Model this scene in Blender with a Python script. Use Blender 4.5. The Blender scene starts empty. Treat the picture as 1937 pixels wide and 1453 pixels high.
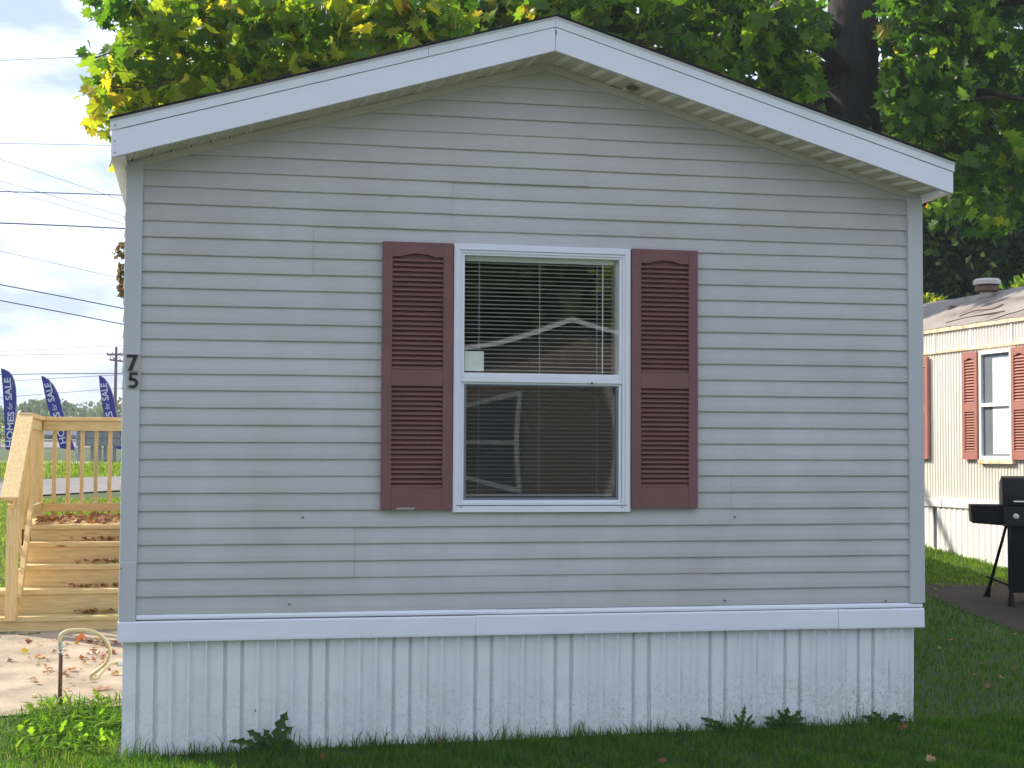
import bpy, bmesh, math, random
import numpy as np
from mathutils import Vector, Matrix
R = math.radians
rnd = random.Random(7)
scene = bpy.context.scene
col = scene.collection

# ------------------------------------------------------------------ camera
CF = 2898.93; CW, CH = 1937.0, 1453.0
CAM = Vector((-2.124, -9.294, 0.9505)); YAW, PITCH, ROLL = .2042, .0456, .0051
fw = Vector((math.sin(YAW)*math.cos(PITCH), math.cos(YAW)*math.cos(PITCH), math.sin(PITCH)))
r0 = Vector((math.cos(YAW), -math.sin(YAW), 0)); u0 = r0.cross(fw)
cr = r0*math.cos(ROLL)+u0*math.sin(ROLL); cu = -r0*math.sin(ROLL)+u0*math.cos(ROLL)
cd = bpy.data.cameras.new('camera'); cam = bpy.data.objects.new('camera', cd); col.objects.link(cam)
m = Matrix((cr, cu, -fw)).transposed().to_4x4(); m.translation = CAM
cam.matrix_world = m
cd.sensor_width = 36; cd.lens = 36*CF/CW; cd.clip_start = .1; cd.clip_end = 4000
scene.camera = cam

# ------------------------------------------------------------------ light
SUN_EL = 36.0
SUN_FROM = Vector((-.8, .6, 0))            # horizontal direction towards the sun
w = bpy.data.worlds.new('World'); scene.world = w; w.use_nodes = True
nt = w.node_tree; nt.nodes.clear()
def wn(t, **k):
    n = nt.nodes.new(t)
    for a, b in k.items(): setattr(n, a, b)
    return n
sky = wn('ShaderNodeTexSky', sky_type='NISHITA', sun_disc=False, sun_elevation=R(SUN_EL),
         sun_rotation=math.atan2(SUN_FROM.x, SUN_FROM.y), altitude=100, air_density=1.2, dust_density=2.2, ozone_density=1.0)
tc = wn('ShaderNodeTexCoord'); mp = wn('ShaderNodeMapping'); mp.inputs['Scale'].default_value = (3.2, 3.2, 7.5)
n1 = wn('ShaderNodeTexNoise'); n1.inputs['Scale'].default_value = 2.1; n1.inputs['Detail'].default_value = 9; n1.inputs['Roughness'].default_value = .58
n1.inputs['Distortion'].default_value = .35
rp = wn('ShaderNodeValToRGB'); rp.color_ramp.elements[0].position = .38; rp.color_ramp.elements[1].position = .60
rp.color_ramp.elements[0].color = (.72, .72, .72, 1); rp.color_ramp.elements[1].color = (1, 1, 1, 1)
n2 = wn('ShaderNodeTexNoise'); n2.inputs['Scale'].default_value = 3.4; n2.inputs['Detail'].default_value = 6
crp = wn('ShaderNodeValToRGB'); crp.color_ramp.elements[0].position = .41; crp.color_ramp.elements[1].position = .57
crp.color_ramp.elements[0].color = (3.7, 4.5, 5.9, 1); crp.color_ramp.elements[1].color = (6.7, 7.3, 9.2, 1)
mx = wn('ShaderNodeMix', data_type='RGBA'); bg = wn('ShaderNodeBackground'); out = wn('ShaderNodeOutputWorld')
L = nt.links.new
L(tc.outputs['Generated'], mp.inputs['Vector']); L(mp.outputs[0], n1.inputs['Vector']); L(mp.outputs[0], n2.inputs['Vector'])
L(n1.outputs['Fac'], rp.inputs[0]); L(n2.outputs['Fac'], crp.inputs[0])
L(rp.outputs[0], mx.inputs[0]); L(sky.outputs[0], mx.inputs[6]); L(crp.outputs[0], mx.inputs[7])
L(mx.outputs[2], bg.inputs[0]); bg.inputs[1].default_value = .075; L(bg.outputs[0], out.inputs[0])
sd = bpy.data.lights.new('sun', 'SUN'); sun = bpy.data.objects.new('sun', sd); col.objects.link(sun)
sd.energy = 3.1; sd.angle = R(.6); sd.color = (1.0, .90, .74)
sun_vec = (SUN_FROM.normalized()*math.cos(R(SUN_EL))+Vector((0, 0, math.sin(R(SUN_EL)))))
sun.rotation_euler = sun_vec.to_track_quat('Z', 'Y').to_euler()
scene.view_settings.view_transform = 'Standard'; scene.view_settings.look = 'None'
scene.view_settings.exposure = 1.26; scene.view_settings.gamma = 1
scene.cycles.max_bounces = 7; scene.cycles.diffuse_bounces = 3; scene.cycles.glossy_bounces = 3; scene.cycles.transmission_bounces = 4; scene.cycles.transparent_max_bounces = 10; scene.cycles.volume_bounces = 0

# ------------------------------------------------------------------ helpers
def ray(px, py): return fw+cr*((px-CW/2)/CF)-cu*((py-CH/2)/CF)
def at(px, py, Y):                      # point seen at a pixel of the photograph at depth plane Y
    d = ray(px, py); return CAM+d*((Y-CAM.y)/d.y)
def atX(px, py, X):
    d = ray(px, py); return CAM+d*((X-CAM.x)/d.x)
GP = [(-900, -.95), (-2.5, -.90), (0, -.80), (4, -.49), (8, -.12), (14, .29), (17, .49), (24, .72), (35, .86), (46, .93), (60, .98), (76, 1.06), (88, 1.60), (97, 1.78), (112, 1.2), (190, -3), (3000, -3)]
GX = [p[0] for p in GP]; GZ = [p[1] for p in GP]
def gz(x, y):
    return float(np.interp(y, GX, GZ))+.012*max(-4, min(6, x))*max(0, 1-abs(y)/12)
def hit(px, py):                        # where the ground lies at a pixel
    d = ray(px, py); a, b = 2.0, 80.0; t = a; p = CAM
    while t < 300:
        p = CAM+d*t
        if p.z < gz(p.x, p.y): break
        t += .02
    return Vector((p.x, p.y, gz(p.x, p.y)))

class MB:
    def __init__(s): s.v = []; s.f = []; s.c = []
    def face(s, pts, flip=False):
        i = len(s.v); s.v += [tuple(p) for p in pts]; k = list(range(i, i+len(pts))); s.f.append(k[::-1] if flip else k)
    def box(s, x0, x1, y0, y1, z0, z1):
        i = len(s.v); s.v += [(x0, y0, z0), (x1, y0, z0), (x1, y1, z0), (x0, y1, z0), (x0, y0, z1), (x1, y0, z1), (x1, y1, z1), (x0, y1, z1)]
        s.f += [[i+a for a in q] for q in ((0, 3, 2, 1), (4, 5, 6, 7), (0, 1, 5, 4), (1, 2, 6, 5), (2, 3, 7, 6), (3, 0, 4, 7))]; return s
    def hexa(s, p):                     # 8 corners, same order as box
        i = len(s.v); s.v += [tuple(q) for q in p]
        s.f += [[i+a for a in q] for q in ((0, 3, 2, 1), (4, 5, 6, 7), (0, 1, 5, 4), (1, 2, 6, 5), (2, 3, 7, 6), (3, 0, 4, 7))]; return s
    def prism(s, a, b):                 # two matching polygons, closed
        n = len(a); i = len(s.v); s.v += [tuple(p) for p in a]+[tuple(p) for p in b]
        s.f.append(list(range(i, i+n))[::-1]); s.f.append(list(range(i+n, i+2*n)))
        for k in range(n): s.f.append([i+k, i+(k+1) % n, i+n+(k+1) % n, i+n+k])
        return s
    def bar(s, a, b, w, h, up=Vector((0, 0, 1))):
        a = Vector(a); b = Vector(b); d = (b-a).normalized(); r = d.cross(up)
        if r.length < 1e-4: r = d.cross(Vector((1, 0, 0)))
        r.normalize(); u = r.cross(d); r = r*w/2; u = u*h/2
        s.prism([a-r-u, a+r-u, a+r+u, a-r+u], [b-r-u, b+r-u, b+r+u, b-r+u]); return s
    def tube(s, pts, rad, n=8, cap=True):
        pts = [Vector(p) for p in pts]; base = len(s.v); m = len(pts)
        rad = rad if isinstance(rad, (list, tuple)) else [rad]*m
        prev = None
        for k, p in enumerate(pts):
            t = (pts[min(k+1, m-1)]-pts[max(k-1, 0)]).normalized()
            if prev is None:
                a = t.cross(Vector((0, 0, 1)));  a = t.cross(Vector((1, 0, 0))) if a.length < .05 else a
            else: a = prev-t*prev.dot(t)
            a.normalize(); prev = a; b = t.cross(a)
            for j in range(n):
                an = 2*math.pi*j/n; s.v.append(tuple(p+(a*math.cos(an)+b*math.sin(an))*rad[k]))
        for k in range(m-1):
            for j in range(n):
                s.f.append([base+k*n+j, base+k*n+(j+1) % n, base+(k+1)*n+(j+1) % n, base+(k+1)*n+j])
        if cap: s.f.append([base+j for j in range(n)][::-1]); s.f.append([base+(m-1)*n+j for j in range(n)])
        return s
    def lathe(s, c, prof, n=16):
        base = len(s.v)
        for (rr, z) in prof:
            for j in range(n):
                an = 2*math.pi*j/n; s.v.append((c[0]+rr*math.cos(an), c[1]+rr*math.sin(an), c[2]+z))
        for k in range(len(prof)-1):
            for j in range(n): s.f.append([base+k*n+j, base+k*n+(j+1) % n, base+(k+1)*n+(j+1) % n, base+(k+1)*n+j])
        s.f.append([base+j for j in range(n)][::-1]); s.f.append([base+(len(prof)-1)*n+j for j in range(n)])
        return s
    def mesh(s, name, smooth=False):
        me = bpy.data.meshes.new(name); me.from_pydata(s.v, [], s.f); me.update()
        if smooth: me.polygons.foreach_set('use_smooth', [True]*len(me.polygons))
        if s.c:
            at_ = me.attributes.new('tint', 'FLOAT', 'FACE'); at_.data.foreach_set('value', s.c)
        return me
    def build(s, name, mat, parent=None, smooth=False, bevel=0):
        return link(name, s.mesh(name, smooth), mat, parent, bevel)
def link(name, me, mat, parent=None, bevel=0):
    if mat and not me.materials: me.materials.append(mat)
    o = bpy.data.objects.new(name, me); col.objects.link(o)
    if parent:
        o.parent = parent; o.matrix_parent_inverse = parent.matrix_basis.inverted()
    if bevel:
        b = o.modifiers.new('bevel', 'BEVEL'); b.width = bevel; b.segments = 2; b.limit_method = 'ANGLE'; b.angle_limit = R(40)
    return o
def tag(o, label=None, cat=None, group=None, kind=None):
    if label: o['label'] = label
    if cat: o['category'] = cat
    if group: o['group'] = group
    if kind: o['kind'] = kind
    return o
def thing(name, loc, label, cat, group=None):
    o = bpy.data.objects.new(name, None); col.objects.link(o); o.location = loc; o.empty_display_size = .1
    return tag(o, label, cat, group)

# ------------------------------------------------------------------ materials
def lin(h):
    c = [int(h[i:i+2], 16)/255 for i in (0, 2, 4)]
    return tuple(x/12.92 if x <= .04045 else ((x+.055)/1.055)**2.4 for x in c)
class Mat:
    def __init__(s, name):
        s.m = bpy.data.materials.new(name); s.m.use_nodes = True; s.t = s.m.node_tree
        s.b = s.t.nodes['Principled BSDF']; s.o = s.t.nodes['Material Output']; s.g = None
    def n(s, t, **k):
        x = s.t.nodes.new(t)
        for a, b in k.items():
            if a in x.inputs.keys() if hasattr(x.inputs, 'keys') else False: x.inputs[a].default_value = b
            else: setattr(x, a, b)
        return x
    def l(s, a, b): s.t.links.new(a, b)
    def pos(s, scale=(1, 1, 1), coord='world'):
        if coord == 'world': src = s.n('ShaderNodeNewGeometry').outputs['Position']
        else: src = s.n('ShaderNodeTexCoord').outputs['Object']
        mp = s.n('ShaderNodeMapping'); mp.inputs['Scale'].default_value = scale; s.l(src, mp.inputs['Vector']); return mp.outputs[0]
    def noise(s, scale, detail=4, rough=.55, vec=None, dist=0):
        x = s.n('ShaderNodeTexNoise'); x.inputs['Scale'].default_value = scale; x.inputs['Detail'].default_value = detail
        x.inputs['Roughness'].default_value = rough; x.inputs['Distortion'].default_value = dist
        s.l(vec if vec is not None else s.pos(), x.inputs['Vector']); return x.outputs['Fac']
    def ramp(s, fac, stops):
        x = s.n('ShaderNodeValToRGB'); e = x.color_ramp.elements
        while len(e) < len(stops): e.new(.5)
        for k, (p, c) in enumerate(stops):
            e[k].position = p; e[k].color = (*c, 1) if isinstance(c, (tuple, list)) else (c, c, c, 1)
        s.l(fac, x.inputs[0]); return x.outputs[0]
    def mix(s, fac, a, b, mode='MIX'):
        x = s.n('ShaderNodeMix', data_type='RGBA', blend_type=mode)
        for i, v in ((0, fac), (6, a), (7, b)):
            if isinstance(v, (int, float)): x.inputs[i].default_value = v
            elif isinstance(v, (tuple, list)): x.inputs[i].default_value = (*v, 1)
            else: s.l(v, x.inputs[i])
        return x.outputs[2]
    def math(s, op, a, b=None):
        x = s.n('ShaderNodeMath', operation=op)
        for i, v in ((0, a), (1, b)):
            if v is None: continue
            if isinstance(v, (int, float)): x.inputs[i].default_value = v
            else: s.l(v, x.inputs[i])
        return x.outputs[0]
    def bump(s, h, strength=.3, dist=.01):
        x = s.n('ShaderNodeBump'); x.inputs['Strength'].default_value = strength; x.inputs['Distance'].default_value = dist
        s.l(h, x.inputs['Height']); s.l(x.outputs[0], s.b.inputs['Normal']); return x
    def color(s, c):
        if isinstance(c, (tuple, list)): s.b.inputs['Base Color'].default_value = (*c, 1)
        else: s.l(c, s.b.inputs['Base Color'])
    def rough(s, v):
        if isinstance(v, (int, float)): s.b.inputs['Roughness'].default_value = v
        else: s.l(v, s.b.inputs['Roughness'])
def simple(name, c, rough=.6, var=.12, scale=6, bump=0, bscale=60, metal=0, spec=.5, stretch=(1, 1, 1), obj_var=0):
    k = Mat(name)
    n = k.noise(scale, 5, vec=k.pos(stretch))
    cc = k.mix(1, tuple(c), k.ramp(n, [(.25, 1-var), (.75, 1+var)]), 'MULTIPLY')
    if obj_var:
        oi = k.n('ShaderNodeObjectInfo'); cc = k.mix(1, cc, k.ramp(oi.outputs['Random'], [(0, 1-obj_var), (1, 1+obj_var)]), 'MULTIPLY')
    k.color(cc); k.rough(rough); k.b.inputs['Metallic'].default_value = metal; k.b.inputs['Specular IOR Level'].default_value = spec
    if bump: k.bump(k.noise(bscale, 4, vec=k.pos(stretch)), bump)
    return k.m
MT = {}
# vinyl siding: weathered grey, faint embossed grain, thin streaks of grime
k = Mat('vinyl_siding')
grain = k.noise(16, 5, .6, k.pos((1, 8, 14)))
grime = k.noise(1.6, 6, .62, k.pos((1, 1, .7)))
streak = k.noise(5, 4, .5, k.pos((3, 1, .25)))
c = k.mix(k.ramp(grime, [(.36, 0.0), (.70, .75)]), (.533, .533, .525), (.435, .420, .398))
c = k.mix(k.ramp(streak, [(.55, 0.0), (.8, .16)]), c, (.40, .38, .345))
c = k.mix(1, c, k.ramp(grain, [(.3, .96), (.7, 1.03)]), 'MULTIPLY')
oi = k.n('ShaderNodeObjectInfo'); c = k.mix(1, c, k.ramp(oi.outputs['Random'], [(0, .97), (1, 1.03)]), 'MULTIPLY')
# warmer, paler tone towards the top of the gable
sx = k.n('ShaderNodeSeparateXYZ'); k.l(k.n('ShaderNodeNewGeometry').outputs['Position'], sx.inputs[0])
hi = k.math('MULTIPLY', k.ramp(k.math('DIVIDE', sx.outputs['Z'], 3.4), [(.70, 0.0), (.98, .6)]), k.ramp(k.noise(2.2, 5, .6, k.pos((1, 1, 2))), [(.3, .5), (.7, 1.0)]))
c = k.mix(hi, c, (.57, .535, .485))
k.color(c); k.rough(.5); k.b.inputs['Specular IOR Level'].default_value = .35; k.bump(grain, .12, .004); MT['siding'] = k.m
MT['post'] = simple('vinyl_corner_post', (.52, .528, .535), .5, .07, 3, .05, 30, spec=.35, stretch=(1, 1, .3))
MT['jtrim'] = simple('vinyl_trim', (.56, .515, .47), .5, .1, 4, spec=.35)
MT['fascia'] = simple('white_fascia_metal', (.79, .80, .86), .38, .04, 2.5, .03, 20, stretch=(1, 1, 1))
MT['seam'] = simple('dark_seam', (.10, .09, .085), .8, .2)
MT['white_vinyl'] = simple('white_vinyl_window', (.80, .81, .86), .35, .03, 4)
MT['white_cap'] = simple('white_skirting_cap', (.78, .80, .86), .4, .05, 3, .03, 12, stretch=(1, 1, 2))
MT['shingle'] = simple('asphalt_shingle', (.03, .03, .032), .95, .4, 30, .6, 180)
# skirting: white vinyl with mud splashes rising from the ground
k = Mat('white_skirting')
geo = k.n('ShaderNodeNewGeometry'); sx = k.n('ShaderNodeSeparateXYZ'); k.l(geo.outputs['Position'], sx.inputs[0])
low = k.ramp(k.math('ADD', sx.outputs['Z'], .85), [(.03, 1.0), (.28, .55), (.52, 0.0)])
right = k.ramp(k.math('DIVIDE', k.math('ADD', sx.outputs['X'], 3.0), 6.0), [(.1, .35), (.62, .6), (.85, 1.0)])
sp = k.noise(70, 3, .7, k.pos((1, 1, .8))); sp2 = k.noise(26, 4, .7)
spl = k.math('MULTIPLY', k.math('MULTIPLY', k.ramp(sp, [(.58, 0.0), (.66, 1.0)]), low), right)
dust = k.math('MULTIPLY', k.math('MULTIPLY', k.ramp(sp2, [(.42, 0.0), (.7, .55)]), low), right)
c = k.mix(k.ramp(k.noise(3, 5), [(.35, 0.0), (.75, .35)]), (.82, .845, .86), (.76, .78, .78))
c = k.mix(dust, c, (.33, .29, .24)); c = k.mix(spl, c, (.16, .12, .09))
k.color(c); k.rough(.45); k.bump(k.noise(9, 3), .05, .01); MT['skirt'] = k.m
# perforated soffit
def soffit_mat(name):
    k = Mat(name); v = k.pos((1, 1, 1))
    sx = k.n('ShaderNodeSeparateXYZ'); k.l(v, sx.inputs[0])
    a = k.math('SINE', k.math('MULTIPLY', k.math('ADD', sx.outputs['X'], sx.outputs['Y']), 2*math.pi/.013))
    b = k.math('SINE', k.math('MULTIPLY', k.math('SUBTRACT', sx.outputs['X'], sx.outputs['Y']), 2*math.pi/.013))
    h = k.math('MULTIPLY', a, b)
    c = k.mix(k.ramp(h, [(.25, 0.0), (.55, .62)]), (.74, .655, .545), (.20, .17, .14))
    k.color(k.mix(1, c, k.ramp(k.noise(4, 5), [(.3, .88), (.7, 1.05)]), 'MULTIPLY')); k.rough(.5); return k.m
MT['soffit'] = soffit_mat('perforated_soffit')
MT['soffit_rib'] = simple('soffit_rib_vinyl', (.92, .85, .77), .5, .06, 5)
MT['shutter'] = simple('maroon_shutter_plastic', (.195, .086, .083), .5, .10, 5, .08, 160, spec=.4)
MT['shutter_far'] = simple('faded_red_shutter', (.36, .145, .115), .6, .10, 5)
# glass: clear pane with a Fresnel mirror coat
def glass(name, tint, ior=1.5, rough=0.0):
    k = Mat(name); tr = k.n('ShaderNodeBsdfTransparent'); tr.inputs[0].default_value = (*tint, 1)
    gl = k.n('ShaderNodeBsdfGlossy'); gl.inputs['Roughness'].default_value = rough; gl.inputs['Color'].default_value = (.95, 1, 1, 1)
    fr = k.n('ShaderNodeFresnel'); gb_ = k.n('ShaderNodeNewGeometry')
    k.l(k.math('ADD', k.math('MULTIPLY', gb_.outputs['Backfacing'], 1/ior-ior), ior), fr.inputs['IOR'])   # a thin pane mirrors alike from both sides
    mxx = k.n('ShaderNodeMixShader'); k.l(fr.outputs[0], mxx.inputs[0]); k.l(tr.outputs[0], mxx.inputs[1]); k.l(gl.outputs[0], mxx.inputs[2])
    k.l(mxx.outputs[0], k.o.inputs['Surface']); return k.m
MT['glass'] = glass('window_glass', (.92, .94, .93), 2.0)
MT['glass_far'] = glass('far_glass', (.96, .97, .98), 1.35)
k = Mat('insect_screen'); tr = k.n('ShaderNodeBsdfTransparent'); df = k.n('ShaderNodeBsdfDiffuse'); df.inputs[0].default_value = (.065, .06, .055, 1)
mxx = k.n('ShaderNodeMixShader'); mxx.inputs[0].default_value = .40; k.l(tr.outputs[0], mxx.inputs[1]); k.l(df.outputs[0], mxx.inputs[2]); k.l(mxx.outputs[0], k.o.inputs['Surface']); MT['screen'] = k.m
MT['screen_frame'] = simple('grey_screen_frame', (.16, .18, .21), .5, .05)
MT['blind'] = simple('cream_blind', (.86, .86, .82), .5, .03)
MT['paper'] = simple('pale_paper', (.88, .90, .80), .8, .05, 20)
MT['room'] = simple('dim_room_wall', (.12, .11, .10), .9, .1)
MT['number'] = simple('black_number', (.012, .013, .018), .5, .2, 40)
MT['plate'] = simple('faded_number_plate', (.40, .395, .36), .6, .1, 30)
def wood(name, stretch, base=(.66, .505, .255)):
    k = Mat(name)
    oi = k.n('ShaderNodeObjectInfo'); off = k.n('ShaderNodeVectorMath', operation='ADD')
    sc = k.n('ShaderNodeVectorMath', operation='SCALE'); sc.inputs[0].default_value = (7.3, 3.1, 5.7); k.l(oi.outputs['Random'], sc.inputs['Scale'])
    k.l(k.n('ShaderNodeNewGeometry').outputs['Position'], off.inputs[0]); k.l(sc.outputs[0], off.inputs[1])
    mp = k.n('ShaderNodeMapping'); mp.inputs['Scale'].default_value = stretch; k.l(off.outputs[0], mp.inputs['Vector'])
    g = k.noise(9, 5, .6, mp.outputs[0], 1.4)
    vo = k.n('ShaderNodeTexVoronoi'); vo.inputs['Scale'].default_value = 1.0
    mp2 = k.n('ShaderNodeMapping'); mp2.inputs['Scale'].default_value = tuple(8.0 if x > 1 else 2.6 for x in stretch); k.l(off.outputs[0], mp2.inputs['Vector']); k.l(mp2.outputs[0], vo.inputs['Vector'])
    c = k.ramp(g, [(.30, tuple(x*.72 for x in base)), (.5, base), (.72, tuple(x*1.18 for x in base))])
    sxk = k.n('ShaderNodeSeparateXYZ'); k.l(vo.outputs['Color'], sxk.inputs[0])
    kn = k.math('MULTIPLY', k.ramp(vo.outputs['Distance'], [(.06, .9), (.16, 0.0)]), k.ramp(sxk.outputs['X'], [(.55, 0.0), (.62, 1.0)]))
    c = k.mix(kn, c, (.20, .09, .035))
    c = k.mix(1, c, k.ramp(oi.outputs['Random'], [(0, (.86, .90, .86)), (.5, (1, .98, .96)), (1, (1.12, 1.04, .95))]), 'MULTIPLY')
    k.color(c); k.rough(.7); k.bump(g, .15, .004); return k.m
MT['wood_x'] = wood('pine_board_across', (.35, 6, 6)); MT['wood_y'] = wood('pine_board_deep', (6, .35, 6)); MT['wood_z'] = wood('pine_post', (6, 6, .35))
MT['concrete'] = simple('sunlit_pad', (.36, .295, .222), .95, .4, 3.5, .8, 45)
MT['soil'] = simple('bare_soil', (.026, .020, .016), .95, .35, 8, .5, 60)
MT['asphalt'] = simple('pale_asphalt', (.20, .19, .19), .9, .15, 3, .3, 90)
MT['kerb'] = simple('pale_kerb', (.40, .38, .35), .9, .2, 5)
# lawn
k = Mat('lawn_ground'); a = k.noise(2.2, 5); b = k.noise(45, 4, .7)
c = k.mix(a, (.050, .082, .022), (.085, .115, .036)); c = k.mix(k.ramp(b, [(.35, .0), (.7, .6)]), c, (.018, .034, .010))
c = k.mix(k.ramp(k.noise(.7, 4), [(.55, 0.0), (.75, .35)]), c, (.15, .14, .06))
k.color(c); k.rough(.9); k.bump(b, .6, .03); MT['lawn'] = k.m
def leafmat(name, stops, trans=.62, source='tint', gloss=.35):
    k = Mat(name)
    if source == 'tint': f = k.n('ShaderNodeAttribute', attribute_name='tint').outputs['Fac']
    else: f = k.n('ShaderNodeObjectInfo').outputs['Random']
    c = k.ramp(f, stops)
    c = k.mix(1, c, k.ramp(k.noise(24, 3), [(.3, .82), (.7, 1.12)]), 'MULTIPLY')
    k.color(c); k.rough(.42 if gloss > .2 else .7); k.b.inputs['Specular IOR Level'].default_value = gloss
    tl = k.n('ShaderNodeBsdfTranslucent'); k.l(k.mix(1, c, (1.9, 1.9, .85), 'MULTIPLY'), tl.inputs[0])
    mxx = k.n('ShaderNodeMixShader'); mxx.inputs[0].default_value = trans
    k.l(k.b.outputs[0], mxx.inputs[1]); k.l(tl.outputs[0], mxx.inputs[2]); k.l(mxx.outputs[0], k.o.inputs['Surface']); return k.m
GREEN = [(0, (.018, .058, .012)), (.25, (.045, .112, .016)), (.45, (.095, .195, .022)), (.65, (.17, .26, .026)), (.85, (.33, .37, .035)), (.97, (.42, .31, .04)), (1, (.36, .10, .02))]
GREEN1 = [(0, (.020, .060, .012)), (.3, (.060, .135, .018)), (.6, (.14, .24, .024)), (.85, (.27, .36, .035)), (.97, (.42, .36, .04)), (.99, (.40, .12, .02)), (1, (.40, .12, .02))]
MT['leaf'] = leafmat('maple_leaf_mass', GREEN); MT['leaf1'] = leafmat('maple_leaf_single', GREEN1, source='obj'); MT['leaf2'] = leafmat('maple_leaf_single_shaded', [(0, (.020, .060, .012)), (.5, (.060, .135, .018)), (.85, (.12, .21, .025)), (.985, (.12, .18, .025)), (1, (.26, .10, .02))], source='obj')  # leaf2: darker copy, shade of the right crown put into its colour
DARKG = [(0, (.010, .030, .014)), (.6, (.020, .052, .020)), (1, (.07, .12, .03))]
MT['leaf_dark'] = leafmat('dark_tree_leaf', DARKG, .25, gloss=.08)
MT['leaf_far'] = leafmat('far_tree_leaf', [(0, (.085, .125, .085)), (1, (.15, .20, .12))], .3)  # paler green puts distance haze into the leaf colour
MT['leaf_bronze'] = leafmat('bronze_leaf', [(0, (.10, .09, .035)), (1, (.22, .14, .06))], .4)
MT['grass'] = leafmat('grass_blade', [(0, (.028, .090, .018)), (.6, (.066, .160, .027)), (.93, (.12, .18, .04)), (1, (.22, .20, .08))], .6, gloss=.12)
MT['grass_lit'] = leafmat('sunny_lawn_blade', [(0, (.09, .16, .025)), (.6, (.17, .25, .045)), (1, (.30, .31, .10))], .55, gloss=.15)  # brighter copy of the grass, sunlight put into the blade colour
MT['cover'] = leafmat('bright_weed_leaf', [(0, (.07, .17, .02)), (1, (.19, .32, .03))], .6, gloss=.2)
MT['weed'] = leafmat('weed_leaf', [(0, (.030, .075, .022)), (1, (.060, .120, .030))], .35)
MT['litter'] = leafmat('dry_leaf', [(0, (.16, .075, .035)), (.4, (.28, .12, .05)), (.7, (.36, .15, .06)), (.9, (.42, .27, .12)), (1, (.34, .30, .12))], .25)
MT['leaf_orange'] = simple('orange_leaf', (.72, .17, .025), .6, .2, 30); MT['leaf_yellow'] = simple('yellow_leaf', (.72, .50, .04), .6, .2, 30)
MT['leaf_red'] = simple('red_brown_leaf', (.24, .055, .03), .7, .25, 30); MT['leaf_tan'] = simple('tan_leaf', (.42, .25, .12), .7, .2, 30)
MT['bark'] = simple('dark_bark', (.026, .021, .017), .95, .6, 9, 1.0, 16, stretch=(1, 1, .22))
MT['twig'] = simple('twig_bark', (.075, .055, .040), .95, .3, 9)
MT['rust'] = simple('rusty_pipe', (.10, .045, .03), .8, .5, 40, .3, 90); MT['steel'] = simple('galvanised_fitting', (.45, .45, .43), .4, .2, 60, metal=.8)
MT['hose'] = simple('cream_hose', (.62, .52, .30), .5, .08, 20)
MT['flag'] = simple('navy_flag_fabric', (.030, .036, .27), .7, .12, 8); MT['flag_edge'] = simple('flag_sleeve', (.42, .40, .62), .7, .05); MT['flag_text'] = simple('flag_lettering', (.62, .66, .80), .7, .05)
MT['pole_metal'] = simple('flag_rod', (.3, .3, .32), .4, .05, metal=.6)
MT['utility'] = simple('utility_pole_wood', (.16, .085, .09), .9, .2, 3); MT['wire'] = simple('cable', (.10, .085, .12), .7, .1); MT['wire_thin'] = simple('thin_cable', (.14, .13, .16), .6, .1)
MT['mail'] = simple('grey_mailbox', (.27, .30, .32), .5, .08, 4, metal=.2); MT['maildoor'] = simple('grey_mailbox_door', (.22, .245, .26), .45, .06)
MT['car'] = simple('silver_car_paint', (.50, .52, .55), .3, .03, metal=.3); MT['tyre'] = simple('black_rubber', (.015, .015, .016), .8, .2); MT['carglass'] = simple('car_window', (.02, .025, .03), .1, .05)
# old trailer next door: cream corrugated aluminium with rust
k = Mat('cream_aluminium'); rs = k.noise(3.5, 6, .65, k.pos((3, 3, .5)))
c = k.mix(k.ramp(rs, [(.52, 0.0), (.78, .5)]), (.80, .755, .67), (.66, .54, .42)); k.color(c); k.rough(.5); MT['cream'] = k.m
MT['cream_band'] = simple('white_band', (.84, .82, .77), .5, .06)
k = Mat('rusty_edge'); rs = k.noise(9, 6, .7); c = k.ramp(rs, [(.35, (.78, .72, .60)), (.56, (.66, .48, .28)), (.72, (.24, .13, .07))]); k.color(c); k.rough(.8); MT['rustedge'] = k.m
k = Mat('old_roof_coating'); rs = k.noise(1.3, 7, .7, k.pos((1, .5, 1)), 1.5)
c = k.ramp(rs, [(.35, (.30, .265, .245)), (.55, (.24, .205, .185)), (.62, (.12, .10, .09)), (.68, (.25, .22, .20))]); k.color(c); k.rough(.9); k.bump(rs, .4, .03); MT['oldroof'] = k.m
MT['vent'] = simple('pale_vent_metal', (.50, .48, .43), .6, .15, 10); MT['ventrust'] = simple('rusty_vent', (.17, .085, .06), .8, .3, 14)
MT['grill'] = simple('black_grill_enamel', (.006, .006, .007), .5, .1, 10, spec=.2); MT['grill_panel'] = simple('dark_grill_panel', (.018, .018, .019), .5, .1, spec=.25); MT['chrome'] = simple('grill_handle_steel', (.55, .55, .55), .25, .05, metal=.9)
MT['brown'] = simple('brown_siding', (.20, .145, .11), .7, .12, 3); MT['curtain'] = simple('pale_curtain', (.74, .77, .82), .8, .06, 6)
MT['plastic_dirty'] = simple('soffit_fixture', (.40, .37, .31), .6, .15)
MT['fixture_dark'] = simple('soffit_fixture_lens', (.14, .11, .085), .6, .15)

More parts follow.
